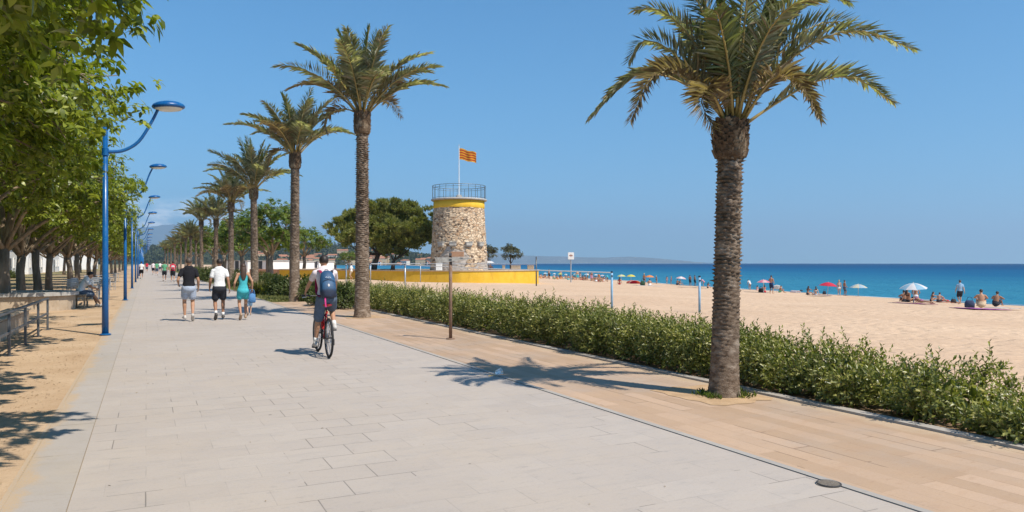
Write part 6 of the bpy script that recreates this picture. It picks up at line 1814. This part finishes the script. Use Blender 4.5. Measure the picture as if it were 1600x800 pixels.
# towels and bags
def towel(px, py, L, w, col, label, rz=0):
    p = at(px, py); b = MB(); n = 10
    rg = random.Random(int(px * 7)); vs = []
    M = Matrix.Rotation(ROT + rz, 3, 'Z')
    for i in range(n + 1):
        for j in range(5):
            q = M @ Vector((L * (i / n - .5), w * (j / 4 - .5), 0)); X, Y = p.x + q.x, p.y + q.y
            vs.append((q.x, q.y, ground_z(X, Y) - p.z + .05 + rg.uniform(0, .03)))
    b.add(vs, [(i * 5 + j, i * 5 + j + 1, i * 5 + j + 6, i * 5 + j + 5) for i in range(n) for j in range(4)])
    o = b.build('beach_towel', cloth_mat('towel_cloth', col, .8, 6), loc=p); tag(o, label, 'towel', 'towels on the sand')
    so = o.modifiers.new('thick', 'SOLIDIFY'); so.thickness = .02; so.offset = 1
towel(1532, 484, 3.0, 1.3, (.34, .11, .30), 'purple beach towel under the two men sitting at the right'); towel(1566, 482.5, 2.4, 1.0, (.48, .46, .44), 'pale grey towel spread at the far right', .1)
towel(1430, 475.5, 2.6, 1.2, (.20, .07, .13), 'dark red towel under the big umbrella group'); towel(1480, 473.5, 2.4, .9, (.50, .22, .14), 'reddish towel right of the small seated woman')
towel(1280, 462, 2.6, 1.0, (.07, .09, .18), 'dark blue towel below the red umbrella'); towel(1082, 450, 4.2, 1.0, (.13, .12, .11), 'dark towel on the sand left of the big palm trunk'); towel(1182, 457.5, 2.4, 1.0, (.10, .10, .11), 'black towel below the pink umbrella'); towel(1010, 447, 3.6, 1.2, (.42, .44, .46), 'grey towel below the orange umbrella')
def beach_bag(px, py, s, col, label):
    p = at(px, py); t = thing('beach_bag', label, 'bag', p, px * .01, 'bags on the beach'); m = cloth_mat('bag_cloth', col)
    b = MB(); b.tube([(0, 0, .02), (0, 0, .25), (0, 0, .42), (0, 0, .5)], [(.28, .17), (.30, .18), (.24, .12), (.19, .04)], 14, round_=False); b.build('body', m, t, smooth='auto'); t.scale = (s, s, s)
    b = MB(); b.tube([Vector(q) for q in spline([(-.16, .0, .46), (-.10, .02, .68), (.10, .02, .68), (.16, 0, .46)], 10)], .015, 6); b.build('handle', m, t)
beach_bag(1515, 481, .85, (.055, .07, .13), 'dark blue bag standing left of the two seated men'); beach_bag(1490, 474, .7, (.09, .075, .065), 'small dark bag before the man in the pale blue shirt'); beach_bag(1288, 460, .8, (.03, .035, .05), 'black bag below the red umbrella'); beach_bag(1189, 457.5, .9, (.02, .022, .025), 'black bag below the pink umbrella'); beach_bag(1004, 446.5, 1.3, (.03, .07, .04), 'dark green bag by the orange umbrella'); beach_bag(1252, 457, .7, (.04, .05, .07), 'small dark bag on the sand left of the seated pair')
# ---- people
V_ = dict(voxel=.02, fingers=True, face=False)
SIT = dict(hip=(0, 0, .13), lean=16, feet={-1: (-.16, .62, .09), 1: (.16, .66, .09)}, hands={-1: (-.12, .52, .48), 1: (.12, .54, .46)}, knees={-1: (-.25, .2, 1), 1: (.25, .2, 1)}, elbows={-1: (-1, -.2, -.3), 1: (1, -.2, -.3)}, toe={-1: (-.2, 1, 0), 1: (.2, 1, 0)})
SITF = dict(hip=(0, 0, .13), lean=-14, feet={-1: (-.10, .88, .10), 1: (.12, .86, .10)}, hands={-1: (-.28, -.34, .09), 1: (.28, -.34, .09)}, knees={-1: (-.1, 0, 1), 1: (.1, 0, 1)}, elbows={-1: (-.5, -1, .2), 1: (.5, -1, .2)}, toe={-1: (-.3, .3, 1), 1: (.3, .3, 1)}, head=(22, 0))
def put(f, px, py, rz=0.0, dz=0.0): p = at(px, py); p.z += dz; return settle(f, p, FACE_SEA + rz)
put(figure('person', 'man in pale blue shirt and dark shorts walking by the water', 1.72, top=cl['pale_blue'], bottom=cl['charcoal'], bottom_len=.75, skin=SKIN[1], hair=M_hair3, **V_, **walk(1, .16, .06)), 1500, 475.5, .9)
m1 = put(figure('person', 'bare backed man with dark hair sitting on the purple towel', 1.76, bottom=cl['sand'], bottom_len=.45, skin=SKIN[0], hair=M_hair, **V_, **SIT), 1533, 482.5, .55, .05)
m2 = put(figure('person', 'bare backed man hunched forward, rightmost person on the beach', 1.76, bottom=cl['charcoal'], bottom_len=.6, skin=SKIN[2], hair=M_hair, **V_, **{**SIT, 'lean': 24}), 1556, 480.5, .25, .05)
w1 = put(figure('person', 'woman with bare back kneeling upright under the big umbrella', 1.66, True, hip=(0, 0, .48), lean=4, feet={-1: (-.10, -.30, .09), 1: (.12, -.30, .09)}, knees={-1: (-.1, 1, -.2), 1: (.1, 1, -.2)}, hands={-1: (-.16, .25, .55), 1: (.16, .25, .55)}, toe={-1: (0, -1, -.1), 1: (0, -1, -.1)}, bikini=cl['white'], skin=SKIN[0], hair=M_hair, **V_), 1431, 474, .6, .04)
w2 = put(figure('person', 'woman sitting back under the left edge of the big umbrella', 1.62, True, bikini=cl['charcoal'], skin=SKIN[2], hair=M_hair, hair_long=.15, **V_, **SITF), 1419, 473.5, .2, .04)
dup(m1, at(1413.5, 473), FACE_SEA + .9, 'person with dark shorts, leftmost of the group under the big umbrella', None, .9, {'shorts': cl['charcoal'], 'body': SKIN[2]})
w3 = put(figure('person', 'person lying on the sand right of the big umbrella pole', 1.62, True, hip=(0, 0, .12), lean=76, head=(-10, 0), feet={-1: (-.1, -.80, .08), 1: (.1, -.82, .08)}, hands={-1: (-.3, .55, .08), 1: (.3, .55, .08)}, knees={-1: (0, -.3, 1), 1: (0, -.3, 1)}, elbows={-1: (-1, 0, 0), 1: (1, 0, 0)}, toe={-1: (0, -1, -.1), 1: (0, -1, -.1)}, bikini=cl['purple'], skin=SKIN[0], hair=M_hair2, **V_), 1439, 474.5, 1.5, .04)
w4 = put(figure('person', 'small woman with long dark hair sitting alone, left of the seated man with crossed arms', 1.5, True, bikini=cl['charcoal'], skin=SKIN[0], hair=M_hair, hair_long=.2, **V_, **SIT), 1455, 471.5, -.6, .02)
dup(m1, at(1466.5, 472.8), FACE_SEA + .1, 'man sitting with rounded back beside the reddish towel', None, .86, {'shorts': cl['charcoal'], 'body': SKIN[1]})
dup(w3, at(1480, 473.2), FACE_SEA + 1.7, 'person lying flat on the reddish towel', None, 1.0, {'swim_bottom': cl['red'], 'swim_top': cl['red']})
# standing bathers
sm_ = put(figure('person', 'bare chested man standing in dark shorts, right of the pink umbrella', 1.76, bottom=cl['navy'], bottom_len=.75, skin=SKIN[0], hair=M_hair, **V_, feet={-1: (-.13, 0, .085), 1: (.13, .06, .085)}, hands={-1: (-.20, .22, 1.0), 1: (.20, .22, 1.0)}), 1205, 458.5, .3)
sw_ = put(figure('person', 'pale standing woman, left of the pair by the cream umbrella', 1.68, True, bikini=cl['white'], skin=SKIN[1], hair=M_hair4, **V_, feet={-1: (-.09, 0, .085), 1: (.09, .05, .085)}), 1311, 462.5, .5)
dup(sm_, at(1319.5, 462), FACE_SEA - .4, 'tanned standing man, right of the pair by the cream umbrella', None, .98, {'shorts': cl['slate'], 'body': SKIN[2]})
dup(sm_, at(1078, 446.5), FACE_SEA + .2, 'left one of two men standing at the water beyond the pale blue post', None, 1.0, {'shorts': cl['charcoal'], 'body': SKIN[2]})
dup(sm_, at(1085.5, 446.5), FACE_SEA - .2, 'right one of two men standing at the water beyond the pale blue post', None, 1.0, {'shorts': cl['charcoal'], 'body': SKIN[2]})
wk_ = put(figure('person', 'woman stepping along the waterline right beside the big palm trunk', 1.66, True, bikini=cl['charcoal'], skin=SKIN[0], hair=M_hair2, hair_long=.15, **V_, **walk(.95, .18, .08)), 1154, 452.5, 1.2)
bend = put(figure('person', 'woman in white bending forward left of the pink umbrella', 1.66, True, hip=(0, 0, .86), lean=48, feet={-1: (-.10, .02, .085), 1: (.10, .08, .085)}, hands={-1: (-.18, .50, .62), 1: (.18, .50, .62)}, top=cl['white'], top_sleeve=.5, bikini=cl['white'], skin=SKIN[0], hair=M_hair2, **V_), 1172, 453, 1.3)
dup(bend, at(1100, 448), FACE_SEA + 2.2, 'person stooping right of the two standing men', None, .9, {'shirt': cl['pink'], 'swim_bottom': cl['pink']})
dup(w4, at(1183, 454), FACE_SEA + .6, 'child sitting between the bending woman and the pink umbrella', None, .85, {'body': SKIN[1], 'swim_bottom': cl['rose'] if 'rose' in cl else cl['pink'], 'swim_top': cl['pink']})
dup(w4, at(1195, 457.5), FACE_SEA + 1.2, 'person in red sitting in the shade of the pink umbrella', None, 1.05, {'swim_bottom': cl['red'], 'swim_top': cl['red']})
dup(m1, at(1218, 457.2), FACE_SEA - .5, 'person sitting beneath the tilted white umbrella', None, .85, {'shorts': cl['green']})
dup(w4, at(1262, 460.8), FACE_SEA + .3, 'dark haired person sitting, left of the pair below the red umbrella', None, 1.1, {'body': SKIN[2]})
dup(w2, at(1274.5, 461.3), FACE_SEA + .9, 'person leaning back on the dark blue towel below the red umbrella', None, 1.0, {'body': SKIN[1], 'swim_bottom': cl['white'], 'swim_top': cl['white']})
dup(sw_, at(1006.5, 445.5), FACE_SEA + .4, 'person standing left of the orange umbrella', None, 1.0, {'body': SKIN[2], 'swim_top': cl['orange'], 'swim_bottom': cl['charcoal']})
dup(m1, at(1015, 446.3), FACE_SEA + .9, 'person sitting on the grey towel below the orange umbrella', None, 1.0, {'shorts': cl['white']})
dup(w2, at(968, 444.5), FACE_SEA + 1.0, 'person with reddish skin lounging right of the pale blue post', None, 1.15, {'body': SKIN[0], 'swim_top': cl['red'], 'swim_bottom': cl['red']})
dup(m1, at(1058, 445), FACE_SEA + .4, 'person sitting on the left under the pale pink umbrella', None, 1.0, {'body': SKIN[2], 'shorts': cl['charcoal']}); dup(w4, at(1061.5, 445.2), FACE_SEA - .3, 'person sitting in the middle under the pale pink umbrella', None, 1.0)
for i, (px, py, lab) in enumerate([(1025.5, 443.5, 'person standing at the water right of the orange umbrella'), (1042, 443.6, 'person in pink standing at the water between two umbrellas'), (1049, 444, 'person in purple standing at the water left of the pale pink umbrella')]):
    dup(wk_ if i % 2 else sw_, at(px, py), FACE_SEA + i, lab, None, .85, {'body': SKIN[i], 'swim_top': cl[('charcoal', 'pink', 'purple')[i]], 'swim_bottom': cl[('charcoal', 'pink', 'purple')[i]]})
dup(w4, at(1106, 450.5), FACE_SEA + .5, 'person sitting on the sand left of the big palm trunk', None, 1.0)
# the crowd far along the waterline
rg = random.Random(31); keys = ['red', 'navy', 'white', 'charcoal', 'turquoise', 'orange', 'pink', 'green']
for i in range(46):
    px = rg.uniform(843, 962); py = lerp(434.4, 440.6, (px - 843) / 119) + rg.uniform(-.6, .9)
    src = rg.choice([sm_, sw_, wk_, m1, w4, w2, m1, w4, bend]); c = cl[rg.choice(keys)]
    dup(src, at(px, py), rg.uniform(0, 6.28), 'tiny far bather in the crowd along the waterline', 'far bathers along the waterline', rg.uniform(.9, 1.05), {'body': rg.choice(SKIN), 'swim_top': c, 'swim_bottom': c, 'shorts': c, 'shirt': c})
# people and umbrella beyond the terrace, walker by the yellow wall
settle(figure('person', 'person in pale clothes walking along the front of the yellow wall', 1.7, top=cl['white'], bottom=cl['sand'], bottom_len=.9, skin=SKIN[0], hair=M_hair, **V_, **walk(1, .15)), at(549, 437), R(80))
settle(figure('person', 'person in dark clothes standing beyond the terrace, right of the cyclist head', 1.75, top=cl['charcoal'], bottom=cl['navy'], bottom_len=.95, skin=SKIN[0], hair=M_hair, **V_), at(524, 426), R(30))
p = Vector((-2.75 , 87.0, TZ)); 
t = thing('parasol', 'white parasol at the right foot of the tower', 'parasol', p); b = MB(); b.tube([(0, 0, 0), (0, 0, 1.0)], .03, 6); b.build('pole', M_pole, t); b = MB(); b.lathe([(.01, 1.05), (.4, .98), (.72, .78)], 16); b.build('canopy', UCOL['white'], t, smooth=True)
dup(m1, p + Vector((.1, -.5, .0)), FACE_SEA, 'person sitting in front of the white parasol by the tower', None, .8, {'shorts': cl['navy']})
for k, v in (('hands', 0), ('shoulders', 0), ('spine', 0)):
    for o in bpy.data.objects:
        if k in o.keys(): del o[k]
